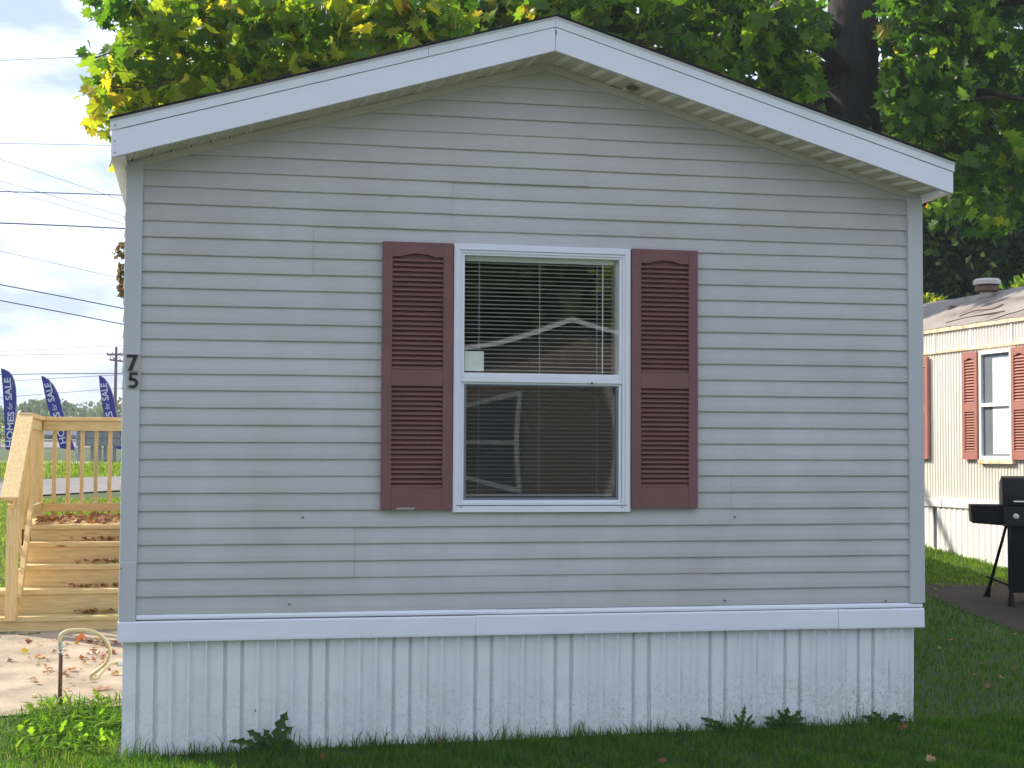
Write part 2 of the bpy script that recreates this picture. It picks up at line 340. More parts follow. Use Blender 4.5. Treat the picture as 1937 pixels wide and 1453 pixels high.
# ------------------------------------------------------------------ ground
def grid_sheet(xs, ys, dz=0):
    b = MB()
    for y in ys:
        for x in xs: b.v.append((x, y, gz(x, y)+dz))
    n = len(xs)
    for j in range(len(ys)-1):
        for i in range(n-1): b.f.append([j*n+i, j*n+i+1, (j+1)*n+i+1, (j+1)*n+i])
    return b
xs = [-1500, -600, -250, -120, -70, -45, -30]+[x*1.0 for x in range(-22, -6)]+[-6+.3*i for i in range(45)]+[8, 9, 10, 12, 15, 20, 28, 45, 80, 200, 600, 1500]
ys = [-1500, -500, -150, -60, -30, -20, -14, -10, -7, -5, -4, -3, -2.5]+[-2+.25*i for i in range(56)]+[12.5, 13, 14, 15, 16, 17, 18, 20, 22, 24, 27, 30, 33, 35, 38, 42, 46, 50, 54, 60, 66, 71, 76, 80, 84, 88, 92, 97, 102, 107, 112, 120, 140, 190, 260, 500, 1200, 2600]
ys = sorted(set(ys)); tag(grid_sheet(xs, ys).build('ground', MT['lawn'], smooth=True), kind='structure')
def ribbon(name, mat, a, b, dz, n=24, kind='structure'):      # sheet between two edge polylines (xy), laid on the terrain
    bb = MB(); m = 10
    for i in range(n+1):
        t = i/n
        def pt(pl):
            f = t*(len(pl)-1); q = min(int(f), len(pl)-2); e = f-q
            return pl[q][0]*(1-e)+pl[q+1][0]*e, pl[q][1]*(1-e)+pl[q+1][1]*e
        p, q = pt(a), pt(b)
        for j in range(m+1):
            s = j/m; x = p[0]*(1-s)+q[0]*s; y = p[1]*(1-s)+q[1]*s; bb.v.append((x, y, gz(x, y)+dz))
    for i in range(n):
        for j in range(m): bb.f.append([i*(m+1)+j, i*(m+1)+j+1, (i+1)*(m+1)+j+1, (i+1)*(m+1)+j])
    return tag(bb.build(name, mat, smooth=True), kind=kind)
f0, f1 = hit(-60, 1366), hit(228, 1338)
ribbon('dirt_path', MT['concrete'], [(-5.6, f0.y-.25), (-4.4, f0.y), (-3.4, f0.y+.05), (-2.3, f1.y+.05)], [(-5.6, 4.4), (-4.4, 4.2), (-3.4, 4.2), (-2.3, 4.2)], .012)
a0, a1, b0, b1 = hit(-40, 918), hit(240, 902), hit(-40, 946), hit(240, 929)
def ext(p, q, t): return (p.x+(q.x-p.x)*t, p.y+(q.y-p.y)*t)
ribbon('lane', MT['asphalt'], [ext(b0, b1, t) for t in (-12, -4, 0, .5, 1, 1.6)], [ext(a0, a1, t) for t in (-12, -4, 0, .5, 1, 1.6)], .02, 30)
ribbon('road', MT['asphalt'], [(-90, 76), (-30, 77), (-3, 78), (60, 80)], [(-90, 91), (-30, 92), (-3, 93), (60, 95)], .03, 40)
ribbon('gravel_pull_in', MT['kerb'], [(-9, 22.6), (-5.5, 23.0), (-2, 23.2)], [(-9, 24.2), (-5.5, 24.6), (-2, 24.9)], .02)
g0 = hit(1868, 1130); g1 = hit(1912, 1147)
ribbon('bare_soil_patch', MT['soil'], [hit(*p).xy for p in ((1735, 1118), (1800, 1150), (1870, 1176), (1945, 1203), (2050, 1230))], [hit(*p).xy for p in ((1735, 1106), (1800, 1106), (1870, 1105), (1945, 1104), (2050, 1106))], .006, 14)

# ------------------------------------------------------------------ the mobile home
home = thing('mobile_home', (0, 0, -.8), 'grey vinyl sided mobile home with white fascia, skirting and two maroon shutters', 'house')
XL, XR = -2.443, 2.443           # inner edges of the corner posts
LEN = 17.0
ZAP = 3.40; SL = (ZAP-2.66)/2.54
def ztop(x): return ZAP-SL*abs(x)-.002
WX0, WX1, WZ0, WZ1 = -.50, .465, .655, 2.185     # opening in the wall
b = MB()
for (x0, x1, z0, z1) in ((-2.53, WX0, -.04, 2.66), (WX1, 2.53, -.04, 2.66), (WX0, WX1, -.04, WZ0), (WX0, WX1, WZ1, 2.66)): b.box(x0, x1, .0, .10, z0, z1)
b.prism([(-2.53, 0, 2.66), (2.53, 0, 2.66), (0, 0, 3.40)], [(-2.53, .10, 2.66), (2.53, .10, 2.66), (0, .10, 3.40)])
b.build('wall', MT['jtrim'], home)
b = MB(); b.box(-2.53, -2.45, .102, LEN, -.04, 2.66); b.box(2.45, 2.53, .102, LEN, -.04, 2.66); b.box(-2.449, 2.449, LEN-.1, LEN, -.04, 2.66); b.box(-2.449, 2.449, .102, LEN-.102, -.04, .05)
b.build('side_walls', MT['siding'], home)
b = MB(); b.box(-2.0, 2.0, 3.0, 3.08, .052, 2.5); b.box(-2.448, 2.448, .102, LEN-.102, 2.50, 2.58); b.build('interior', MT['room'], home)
# siding courses, drooping very slightly, one narrower course above the window on the right
ZLm = [-.001, .103, .204, .302, .405, .504, .604, .709, .808, .909, 1.012, 1.113, 1.214, 1.317, 1.415, 1.516, 1.618, 1.718, 1.82, 1.923, 2.02, 2.123, 2.227, 2.323, 2.426, 2.528, 2.626]
ZRm = [.001, .104, .204, .308, .41, .512, .616, .719, .823, .926, 1.026, 1.127, 1.23, 1.33, 1.432, 1.534, 1.638, 1.738, 1.84, 1.943, 2.043, 2.143, 2.244, 2.328, 2.429, 2.531, 2.634]
while ZLm[-1] < 3.40: ZLm.append(ZLm[-1]+.1016); ZRm.append(ZRm[-1]+.1016)
seams = {23: [-.587], 24: [-.587], 25: [-.587], 20: [-1.436], 21: [-1.436], 22: [-1.436], 26: [.285], 27: [.285], 28: [.285], 2: [-1.168], 3: [-1.168], 4: [-1.168], 5: [1.219], 6: [1.219], 7: [1.219], 0: [1.095], 1: [1.095]}
def zz(k, x): t = (x-XL)/(XR-XL); return ZLm[k]*(1-t)+ZRm[k]*t
def plank(k, x0, x1, dy):
    """one course between x0 and x1; front face slopes out towards its lower edge"""
    rr = random.Random(k*31+int(x0*10)); nseg = max(2, int((x1-x0)/.35)); sec = []
    for i in range(nseg+1):
        x = x0+(x1-x0)*i/nseg; w = rr.uniform(-.0012, .0012) if 0 < i < nseg else 0
        zb = zz(k, x)+rr.uniform(-.0012, .0012); zt = min(zz(k+1, x)+.004, 3.398)
        zb2 = min(zb, ztop(x)); zt2 = min(zt, ztop(x))
        yb = -.019+w+dy; yt = yb+.0120*max(0, (zt2-zb2))/.105
        sec.append([(x, -.001, zb2+.006), (x, yb+.001, zb2), (x, yb, zb2+.004 if zt2 > zb2+.01 else zb2), (x, yb+.0015, zb2+(zt2-zb2)*.3), (x, yt, zt2)])
    m = MB(); n = 5
    for s in sec: m.v += s
    for i in range(nseg):
        for j in range(n-1): m.f.append([i*n+j, (i+1)*n+j, (i+1)*n+j+1, i*n+j+1])
    return m
for k in range(len(ZLm)-1):
    zb = min(ZLm[k], ZRm[k])
    if zb > ZAP-.02: break
    lim = (ZAP-zb)/SL if zb > 2.66-.001 else 9
    x0, x1 = max(XL-.01, -lim), min(XR+.01, lim)
    if x1-x0 < .1: continue
    spans = [(x0, x1)]
    if 6 <= k <= 21: spans = [(x0, -.53), (.50, x1)]
    for s in seams.get(k, []):
        new = []
        for (a, c2) in spans: new += [(a, s), (s+.0012, c2)] if a < s < c2 else [(a, c2)]
        spans = new
    for i, (a, c2) in enumerate(spans):
        over = .0035 if (k in seams and i == 0 and len(spans) > 1) else 0
        plank(k, a, c2, -over).build('siding_plank', MT['siding'], home)
# the same courses along both long sides
for sd_ in (-1, 1):
    for k in range(26):
        z0, z1 = k*.1015+.001, (k+1)*.1015+.003; x0 = sd_*2.531
        a = [(x0, .062, z0+.006), (x0+sd_*.019, .062, z0), (x0+sd_*.019, .062, z0+.004), (x0+sd_*.007, .062, z1), (x0, .062, z1)]
        c2 = [(p[0], LEN, p[2]) for p in a]
        if sd_ > 0: a, c2 = c2, a
        MB().prism(a[::-1], c2[::-1]).build('siding_plank', MT['siding'], home)
# nail holes and blemishes in the siding
for (px, py) in ((573, 979), (1390, 978), (547, 1143), (1371, 1136), (1676, 1137)):
    p = at(px, py, -.022); MB().lathe((0, 0, 0), [(.006, 0), (.006, .004)], 8).build('nail_hole', MT['seam'], home).matrix_local = Matrix.Translation(p-home.location+Vector((0, .002, 0))) @ Matrix.Rotation(R(90), 4, 'X')
# corner posts
def post(x0, x1, z0, z1, name='corner_post', dy=0):
    return MB().box(x0, x1, -.036+dy, .06, z0, z1).build(name, MT['post'], home, bevel=.004)
post(-2.540, -2.440, .30, 2.668); post(-2.541, -2.4435, -.037, .306, dy=-.003); post(2.440, 2.544, -.004, 2.650)
MB().box(-2.532, -2.526, -.0405, -.038, .265, .275).build('screw', MT['seam'], home)
# trim along the rake, right under the soffit
for s in (-1, 1):
    e = 2.545
    a = [(0, -.026, ZAP+.004), (s*e, -.026, ZAP-SL*e+.004), (s*e, -.026, ZAP-SL*e-.046), (0, -.026, ZAP-.046)]
    c2 = [(p[0], -.002, p[2]) for p in a]
    if s > 0: a, c2 = c2, a
    MB().prism(a, c2).build('rake_trim', MT['jtrim'], home, bevel=.003)
    g_ = MB(); rg = random.Random(3+s); n = 46
    for i in range(n):
        xa, xb = s*e*i/n, s*e*(i+1)/n; h = rg.choice((.003, .005, .009, .013))
        q4 = [(xa, -.0275, ZAP-SL*abs(xa)+.0045), (xb, -.0275, ZAP-SL*abs(xb)+.0045), (xb, -.0275, ZAP-SL*abs(xb)+.0045+h*.6), (xa, -.0275, ZAP-SL*abs(xa)+.0045+h)]
        g_.face(q4, s < 0)
    g_.build('soffit_gap', MT['seam'], home)
# fascia boards, upper strip, shingles
FO = -.32
apb, apt = at(1050.9, 96, FO), at(1052, 32.7, FO)
ends = {-1: (at(212, 298, FO), at(208.5, 227, FO)), 1: (at(1802, 366.5, FO), at(1804.5, 309, FO))}
for s in (-1, 1):
    eb, et = ends[s]; ex = (eb.x+et.x)/2
    mid_a = apb+(apt-apb)*.70; mid_e = eb+(et-eb)*.70
    A = [Vector((apb.x+.001*s, 0, apb.z)), Vector((ex, 0, eb.z)), Vector((ex, 0, mid_e.z)), Vector((apb.x+.001*s, 0, mid_a.z))]
    f = [Vector((p.x, FO, p.z)) for p in A]; bk = [Vector((p.x, FO+.025, p.z)) for p in A]
    if s > 0: f, bk = bk, f
    fb = MB().prism(f, bk).build('fascia_board', MT['fascia'], home, bevel=.002)
    # flared upper strip
    def sec(x, zb, zt): return [(x, FO+.022, zb+.003), (x, FO-.004, zb+.003), (x, FO-.005, zb+.02), (x, FO-.007, zt-.014), (x, FO-.020, zt), (x, FO+.022, zt)]
    cut = [0, 1] if s > 0 else [0, .298, 1]
    for i in range(len(cut)-1):
        def P(t): return (apb.x+.001*s+(ex+s*.006-apb.x)*t, mid_a.z+(mid_e.z-mid_a.z)*t, apt.z+(et.z-apt.z)*t)
        p, q = P(cut[i]+(.0008 if i else 0)), P(cut[i+1])
        a, c2 = sec(*p), sec(*q)
        if s < 0: a, c2 = c2, a
        MB().prism(a, c2).build('fascia_cap', MT['fascia'], home)
    # side eave: soffit and fascia running back along the house
    x0, x1 = sorted((ex, s*2.534))
    MB().box(x0, x1, FO+.0255, LEN, eb.z+.004, et.z-.05).build('side_eave', MT['fascia'], home)
    for zn in (.12, .42, .84):
        if s < 0: MB().box(ex+.018, ex+.024, FO-.016 if zn > .7 else FO-.003, FO, eb.z+(et.z-eb.z)*zn, eb.z+(et.z-eb.z)*zn+.007).build('nail', MT['seam'], fb)
    # roof slab and the dark broken edge of the shingles
    rb = MB(); th = .007
    rb.prism([(apt.x, FO-.018, apt.z+.001), (ex+s*.012, FO-.018, et.z+.001), (ex+s*.012, FO-.018, et.z+.001+th), (apt.x, FO-.018, apt.z+.001+th)][::(1 if s < 0 else -1)],
             [(apt.x, LEN, apt.z+.001), (ex+s*.012, LEN, et.z+.001), (ex+s*.012, LEN, et.z+.001+th), (apt.x, LEN, apt.z+.001+th)][::(1 if s < 0 else -1)])
    rf = rb.build('roof', MT['shingle'], home)
    n = 30; rr = random.Random(5+s)
    for i in range(n):
        t0, t1 = i/n, (i+1)/n-.001
        def Q(t, dz): return (apt.x+(ex+s*.012-apt.x)*t, apt.z+(et.z-apt.z)*t+.0088+dz)
        h = rr.uniform(.003, .010); o2 = rr.uniform(.0, .012)
        (xa, za), (xb, zb) = Q(t0, 0), Q(t1, 0)
        a = [(xa, FO-.020-o2, za), (xb, FO-.020-o2, zb), (xb, FO-.020-o2, zb+h), (xa, FO-.020-o2, za+h*.8)]; c2 = [(p[0], .55, p[2]) for p in a]
        if s > 0: a, c2 = c2, a
        MB().prism(a, c2).build('shingle', MT['shingle'], rf)
# rust streak and nail at the ridge joint
MB().box(apb.x+.0005, apb.x+.006, FO-.0022, FO-.0005, apb.z+.095, apb.z+.128).build('rust_mark', MT['rust'], home)
# soffit: perforated panels between narrow ribs
for s in (-1, 1):
    eb = ends[s][0]; n = 23; slope = (apb.z-eb.z)/abs(eb.x-apb.x); tot = abs(eb.x-apb.x)
    rr = random.Random(11+s)
    for i in range(n):
        x0 = apb.x+s*tot*i/n; x1 = apb.x+s*tot*(i+1)/n
        sk = .07                                         # panels run slightly askew
        def zc(x): return apb.z-slope*abs(x-apb.x)+.004
        def zw(x): return min(ZAP-SL*abs(x)+.006, 9)
        d = abs(x1-x0); dip = rr.uniform(0, .004)
        def pt(x, y, dz=0):
            t = (y-FO-.02)/(0-FO-.02); xx = x-sk*t*.5
            return (xx, y, zc(x)*(1-t)+max(zw(xx), 0)*t+dz)
        ya, yb = FO+.024, -.001; xm = x0+s*d*.70
        p = MB(); p.face([pt(x0, ya), pt(xm, ya), pt(xm, yb, -dip), pt(x0, yb, -dip)], s > 0); p.face([pt(x0, ya, .012), pt(xm, ya, .012), pt(xm, yb, .012), pt(x0, yb, .012)], s < 0)
        so = p.build('soffit_panel', MT['soffit'], home)
        q = MB(); xq = xm+s*d*.06; xr = xm+s*d*.15; xs_ = xm+s*d*.24
        for (u, v, du, dv) in ((xm, xq, 0, -.008), (xq, xr, -.008, .016), (xr, xs_, .016, -.008), (xs_, x1, -.008, 0)):
            q.face([pt(u, ya, du), pt(v, ya, dv), pt(v, yb, dv), pt(u, yb, du)], s > 0)
        q.build('soffit_rib', MT['soffit_rib'], so)
    # unseen dark boards added above so that no light leaks
    MB().prism(*[[(apb.x, y, apb.z+.05), (eb.x, y, eb.z+.05), (eb.x, y, eb.z+.06), (apb.x, y, apb.z+.06)][::(1 if s < 0 else -1)] for y in (FO+.03, .2)]).build('light_stop_board', MT['seam'], home)
# broken oval fixture in the soffit
p = at(1197, 163, -.16); sv = MB()
prof = [(.045, -.004), (.055, -.010), (.060, -.004), (.060, .0)]
fx = MB().lathe((0, 0, 0), prof, 20).build('soffit_fixture', MT['plastic_dirty'], home, smooth=True)
zf = apb.z-(apb.z-ends[1][0].z)/abs(ends[1][0].x-apb.x)*abs(p.x-apb.x)
fx.matrix_local = Matrix.Translation(Vector((p.x, -.16, zf+.002))-home.location) @ Matrix.Rotation(math.atan(SL), 4, 'Y') @ Matrix.Diagonal((.75, 1.25, 1, 1))
ln = MB().lathe((0, 0, 0), [(.040, -.005), (.035, -.0065), (.01, -.007)], 18).build('fixture_lens', MT['fixture_dark'], fx)
ln.matrix_parent_inverse = Matrix(); ln.matrix_local = Matrix.Translation((0, 0, -.002))

# window: outer frame, rails, sashes, panes
win = MB()
fx0, fx1, fz0, fz1 = -.575, .552, .592, 2.243
ux0, ux1, uz0, uz1 = -.513, .477, 1.449, 2.171
def frame(mb, x0, x1, z0, z1, t, y0, y1, tb=None, tt=None):
    tb = tb or t; tt = tt or t
    for (a, c2, d, e) in ((x0, x0+t, z0, z1), (x1-t, x1, z0, z1)):
        mb.prism([(a, y0, d+(tb if a != x0 else 0) if False else d), (c2, y0, d), (c2, y0, e), (a, y0, e)], [(a, y1, d), (c2, y1, d), (c2, y1, e), (a, y1, e)])
    mb.box(x0+t, x1-t, y0+.0006, y1, z0, z0+tb); mb.box(x0+t, x1-t, y0+.0006, y1, z1-tt, z1)
frame(win, fx0, fx1, fz0, fz1, .034, -.044, .02, .040, .038)
wino = win.build('window', MT['white_vinyl'], home, bevel=.003)
def sub(name, mb, mat, parent=wino, bevel=0, smooth=False):
    return mb.build(name, MT[mat], parent, smooth, bevel)
m = MB(); frame(m, fx0+.0345, fx1-.0345, fz0+.0405, fz1-.0385, .016, -.036, .03); sub('inner_frame', m, 'white_vinyl', bevel=.002)
m = MB(); frame(m, ux0-.011, ux1+.024, uz0-.030, uz1+.033, .018, -.029, .03, .030, .030); sub('upper_sash', m, 'white_vinyl', bevel=.003)
m = MB(); m.box(fx0+.051, fx1-.051, -.034, .02, 1.392, 1.418); sub('meeting_rail', m, 'white_vinyl', bevel=.003)
m = MB(); frame(m, ux0-.010, ux1+.022, .6495, 1.3915, .0185, -.022, .02, .017, .012); sub('lower_sash', m, 'white_vinyl', bevel=.002)
m = MB(); m.box(fx0+.02, fx1-.02, -.0455, -.036, .6335, .6365); sub('sill_joint', m, 'seam')
for x in (fx0+.055, fx1-.055): sub('weep_hole', MB().box(x-.006, x+.006, -.0450, -.040, .620, .624), 'seam')
sub('latch_bug', MB().lathe((.303, -.036, 1.3885), [(.006, 0), (.008, .006), (.004, .013)], 8), 'seam')
def pane(name, x0, x1, z0, z1, y, bow, mat, parent=wino, nx=20, nz=16):
    mb = MB()
    for j in range(nz+1):
        for i in range(nx+1):
            u, v = i/nx, j/nz; f = (1-(2*u-1)**2)*(1-(2*v-1)**2)
            mb.v.append((x0+(x1-x0)*u, y+bow*f, z0+(z1-z0)*v))
    for j in range(nz):
        for i in range(nx): mb.f.append([j*(nx+1)+i, j*(nx+1)+i+1, (j+1)*(nx+1)+i+1, (j+1)*(nx+1)+i])
    return mb.build(name, MT[mat], parent, smooth=True)
pane('pane', ux0-.004, ux1+.016, uz0-.006, uz1+.006, -.016, .0013, 'glass')
pane('pane', ux0-.002, ux1+.012, .664, 1.384, -.004, .0016, 'glass')
m = MB(); frame(m, ux0+.004, ux1+.008, .668, 1.380, .020, -.018, -.010, .014, .008); so = sub('screen_frame', m, 'screen_frame')
pane('screen', ux0+.022, ux1-.010, .681, 1.373, -.0135, 0, 'screen', so, 2, 2)
# shutters
def shutter(parent, x0, x1, z0, z1, mat, T=lambda p: p, sill=.13, topr=.095, midh=.10, pitch=.030, stile=.060, count=None):
    fr = MB(); yf, ybk = -.058, -.028
    def bx(mb, a, c2, y0, y1, d, e):
        q = MB().box(a, c2, y0, y1, d, e); i = len(mb.v); mb.v += [tuple(T(Vector(p))) for p in q.v]; mb.f += [[i+k for k in f] for f in q.f]
    bx(fr, x0, x0+stile, yf, ybk, z0, z1); bx(fr, x1-stile, x1, yf, ybk, z0, z1)
    bx(fr, x0+stile, x1-stile, yf+.001, ybk, z0, z0+sill)
    zt = z1-topr; span = zt-(z0+sill)-midh; up = span*.525; zm1 = zt-up; zm0 = zm1-midh
    bx(fr, x0+stile, x1-stile, yf+.001, ybk, zm0, zm1)
    # arched top rail
    n = 12; pts = []
    for i in range(n+1):
        u = i/n; arch = .020*max(0, 1-((u-.5)/.34)**2)
        pts.append((x0+stile+(x1-x0-2*stile)*u, zt+.004+arch))
    poly = [(x0+stile, z1)]+pts+[(x1-stile, z1)]
    i0 = len(fr.v); A = [tuple(T(Vector((p[0], yf+.001, p[1])))) for p in poly]; B = [tuple(T(Vector((p[0], ybk, p[1])))) for p in poly]
    fr.prism(A, B)
    bx(fr, x0+.004, x1-.004, ybk+.0005, ybk+.006, z0+.004, z1-.004)
    sh = fr.build('shutter', mat, parent, bevel=.0025 if count is None else 0)
    for (a, c2) in ((zm1, zt+.004), (z0+sill, zm0)):
        n = max(3, round((c2-a)/pitch)) if count is None else count; pz = (c2-a)/n
        for i in range(n):
            z = a+i*pz; lv = MB(); A = [(x0+stile-.002, yf+.004, z+.002), (x0+stile-.002, yf+.003, z+.006), (x0+stile-.002, ybk-.004, z+pz*.96), (x0+stile-.002, ybk-.001, z+pz*.90), (x0+stile-.002, ybk-.006, z+.002)]
            Bq = [(x1-stile+.002, p[1], p[2]) for p in A]
            lv.prism([tuple(T(Vector(p))) for p in A][::-1], [tuple(T(Vector(p))) for p in Bq][::-1]); lv.build('louver', mat, sh)
    return sh
shL = shutter(home, -1.016, -.582, .610, 2.240, MT['shutter']); shR = shutter(home, .556, .989, .616, 2.245, MT['shutter'])
for sh_, xx in ((shL, (-.99, -.608)), (shR, (.582, .962))):
    for x in xx:
        for z in (.74, 1.41, 2.13): MB().lathe((0, 0, 0), [(.006, 0), (.005, .002), (.001, .003)], 8).build('screw', MT['shutter'], sh_).matrix_local = sh_.matrix_basis.inverted() @ Matrix.Translation((x, -.0585, z)) @ Matrix.Rotation(R(90), 4, 'X') @ Matrix.Translation(-Vector((0, 0, 0)))
MB().box(-.92, -.81, -.0595, -.0585, .612, .622).build('label_scrap', MT['plate'], shL)
# blind, paper
bl = thing('window_blind', (-.02, .03, .66), 'cream horizontal blind hanging inside the white window', 'blind')
MB().box(-.495, .462, .02, .05, 2.145, 2.176).build('head_rail', MT['blind'], bl)
z = 2.135; rr = random.Random(3); sm = None
while z > .70:
    a = R(11+rr.uniform(-2.5, 2.5)); hw = .0125
    if sm is None:
        q = MB(); pts = [(-hw, 0), (-hw*.4, .0022), (hw*.4, .0022), (hw, 0), (hw*.4, .0012), (-hw*.4, .0012)]
        q.prism([(-.478, p[0], p[1]) for p in pts][::-1], [(.478, p[0], p[1]) for p in pts][::-1]); sm = q.mesh('slat'); sm.materials.append(MT['blind'])
    o = bpy.data.objects.new('slat', sm); col.objects.link(o); o.parent = bl; o.matrix_parent_inverse = bl.matrix_basis.inverted()
    o.matrix_basis = Matrix.Translation((-.016, .036, z)) @ Matrix.Rotation(-a, 4, 'X') @ Matrix.Rotation(rr.uniform(-.002, .002), 4, 'Y'); z -= .0256
for x in (-.405, -.02, .350): MB().tube([(x, .024, 2.14), (x, .024, .70)], .0012, 6).build('ladder_cord', MT['blind'], bl)
MB().tube([(.386, .018, 2.14), (.384, .016, 1.46)], .0035, 8).build('tilt_wand', MT['blind'], bl)
MB().box(-.49, .455, .026, .046, .690, .700).build('bottom_rail', MT['blind'], bl)
p0, p1 = at(877, 664, .0), at(914, 702, .0)
tag(MB().box(p0.x+.006, p1.x+.004, .001, .002, p1.z, p0.z).build('paper_note', MT['paper']), 'small square pale paper in the lower left corner of the upper pane', 'paper')
# house numbers
def digit(name, polys, x, z, h, parent):
    mb = MB()
    for pl in polys:
        A = [(x+p[0]*h, -.0445, z+p[1]*h) for p in pl]; B = [(q[0], -.0405, q[2]) for q in A]; mb.prism(A, B)
    return mb.build(name, MT['number'], parent)
for (nm, x, z) in (('7', -2.518, 1.428), ('5', -2.510, 1.326)):
    pl = MB().box(x-.004, x+.072, -.0403, -.0355, z-.006, z+.098).build('number_plate', MT['plate'], home)
    if nm == '7': digit('numeral_seven', [[(.0, 1.0), (.0, .83), (.36, .83), (.10, 0), (.34, 0), (.68, .93), (.68, 1.0)]][:1] and [[(0, 1), (0, .83), (.30, .83), (.40, .83), (.68, 1)], [(.08, .0), (.34, .0), (.68, 1.0), (.40, .83)]], x, z, .094, pl)
    else:
        parts = [[(.10, 1.0), (.06, .50), (.24, .50), (.27, 1.0)], [(.27, 1.0), (.262, .84), (.60, .84), (.60, 1.0)]]
        cx_, cy_ = .30, .32
        N = 16; a0_, a1_ = R(128), R(-140)
        for i in range(N):
            t0, t1 = a0_+(a1_-a0_)*i/N, a0_+(a1_-a0_)*(i+1)/N
            ro, ri = .345, .155
            parts.append([(cx_+ri*math.cos(t0), cy_+ri*math.sin(t0)), (cx_+ri*math.cos(t1), cy_+ri*math.sin(t1)), (cx_+ro*math.cos(t1), cy_+ro*.98*math.sin(t1)), (cx_+ro*math.cos(t0), cy_+ro*.98*math.sin(t0))][::-1])
        digit('numeral_five', parts, x, z, .092, pl)
# skirting cap and skirting boards
def cap(x0, x1, name, y0, z0, z1, lx0=0, lx1=0):
    n = 6; mb = MB(); rr = random.Random(int(x0*100)+7); secs = []
    for i in range(n+1):
        x = x0+(x1-x0)*i/n; w = rr.uniform(-.002, .002)
        secs.append([(x, .01, z0), (x, y0+w, z0), (x, y0+w-.001, z0+.012), (x, y0+w+.003, z1-.008), (x, y0+.012+w, z1), (x, .01, z1)])
    for i in range(n):
        mb_i = len(mb.v); mb.v += secs[i]+secs[i+1]
        for j in range(6): mb.f.append([mb_i+j, mb_i+6+j, mb_i+6+(j+1) % 6, mb_i+(j+1) % 6][::-1])
    mb.f.append([0, 1, 2, 3, 4, 5]); e = len(mb.v)-6; mb.f.append([e+i for i in range(6)][::-1])
    bm = bmesh.new(); me = mb.mesh(name); bm.from_mesh(me); bmesh.ops.remove_doubles(bm, verts=bm.verts, dist=1e-5); bmesh.ops.recalc_face_normals(bm, faces=bm.faces); bm.to_mesh(me); bm.free()
    return link(name, me, MT['white_cap'], home)
cap(-2.441, -.2945, 'skirting_lip', -.030, -.029, .000); cap(-.2925, 2.528, 'skirting_lip', -.0295, -.030, -.0015)
cap(-2.545, -.4285, 'skirting_cap', -.046, -.157, -.0375); cap(-.4275, 1.9335, 'skirting_cap', -.048, -.156, -.0355); cap(1.9365, 2.532, 'skirting_cap', -.045, -.159, -.036)
x = -2.515; i = 0; seq = 'ssbbb'; rr = random.Random(9)
while x < 2.47:
    wdt = .1005; x1 = min(x+wdt, 2.478); zb = gz((x+x1)/2, 0)-.06; zt = -.150; n = 7
    lean = .02 if x < -2.3 else 0
    kind = seq[i % 5]; q = MB()
    # profile across the board: flat face then a rib (b) or a groove (s)
    pr = [(0, .0), (.62, .0), (.76, -.030), (.81, -.031), (.84, .0), (1.0, .0)] if kind == 'b' else [(0, .0), (.76, .0), (.79, .020), (.92, .020), (.97, -.004), (1.0, .0)]
    bow = [rr.uniform(-.003, .003) for _ in range(n+1)]
    for j in range(n+1):
        t = j/n; z = zb+(zt-zb)*t
        for (u, d) in pr: q.v.append((x+(x1-x)*u*.997, .004+d+bow[j]*math.sin(math.pi*t)+.012*(1-t), z))
    m_ = len(pr)
    for j in range(n):
        for a in range(m_-1): q.f.append([j*m_+a, j*m_+a+1, (j+1)*m_+a+1, (j+1)*m_+a])
    q.build('skirting_board', MT['skirt'], home); x += wdt; i += 1
b = MB(); b.box(-2.51, 2.47, .035, .045, -1.0, -.05); b.box(-2.512, -2.495, .02, LEN, -1.0, -.05); b.box(2.46, 2.476, .046, LEN, -1.0, -.05); b.box(-2.541, -2.5125, .012, LEN, -.157, -.0375); b.box(2.4765, 2.53, .012, LEN, -.157, -.0375)
b.build('skirting_side', MT['skirt'], home)
for (px, py, sx_, sz_) in ((483, 1343, .010, .018), (297, 1423, .008, .03), (328, 1425, .012, .03), (361, 1424, .008, .028), (925, 1430, .01, .02), (640, 1412, .008, .035), (1522, 1352, .006, .05), (1048, 1197, .008, .012)):
    p = at(px, py, -.004); MB().prism([(p.x-sx_/2, -.0115, p.z-sz_/2), (p.x+sx_/2, -.0115, p.z-sz_/2), (p.x+sx_*.1, -.0115, p.z+sz_/2)], [(p.x-sx_/2, -.0105, p.z-sz_/2), (p.x+sx_/2, -.0105, p.z-sz_/2), (p.x+sx_*.1, -.0105, p.z+sz_/2)]).build('skirting_hole', MT['seam'], home)

# ------------------------------------------------------------------ deck with steps
DY = 3.85; dk = thing('wooden_deck', (-3.2, DY, gz(-3.2, DY)), 'new pine deck with steps and baluster railing beside the grey home', 'deck')
n_ = at(21, 1172, DY)                              # foot of the newel
SX0 = n_.x-.14; SX1 = -2.55; run = .245
f_ = [at(120, 1198, DY).z, at(120, 1166, DY).z]
tops = [f_[1]]
for kx, py in enumerate((1115, 1069, 1026, 993)): tops.append(at(120, py, DY+run*(kx+1)).z)
lefts = [-4.4, -4.4, n_.x+.03, n_.x+.045, n_.x+.045]
zprev = gz(-3.2, DY)-.05
for kx in range(5):
    y = DY+run*kx
    MB().box(lefts[kx], SX1, y, y+.036, (f_[0] if kx == 0 else tops[kx-1]+.002), tops[kx]-.038).build('riser', MT['wood_x'], dk, bevel=.003)
    if kx < 4:
        for j in range(2): MB().box(lefts[kx], SX1, y-.022+j*.138, y-.022+j*.138+.133, tops[kx]-.0375, tops[kx]).build('tread', MT['wood_x'], dk, bevel=.004)
LY0, LY1 = DY+run*4, DY+run*4+1.42; LX0 = at(46, 995, LY0).x-.03
zd = tops[4]; y = LY0-.022
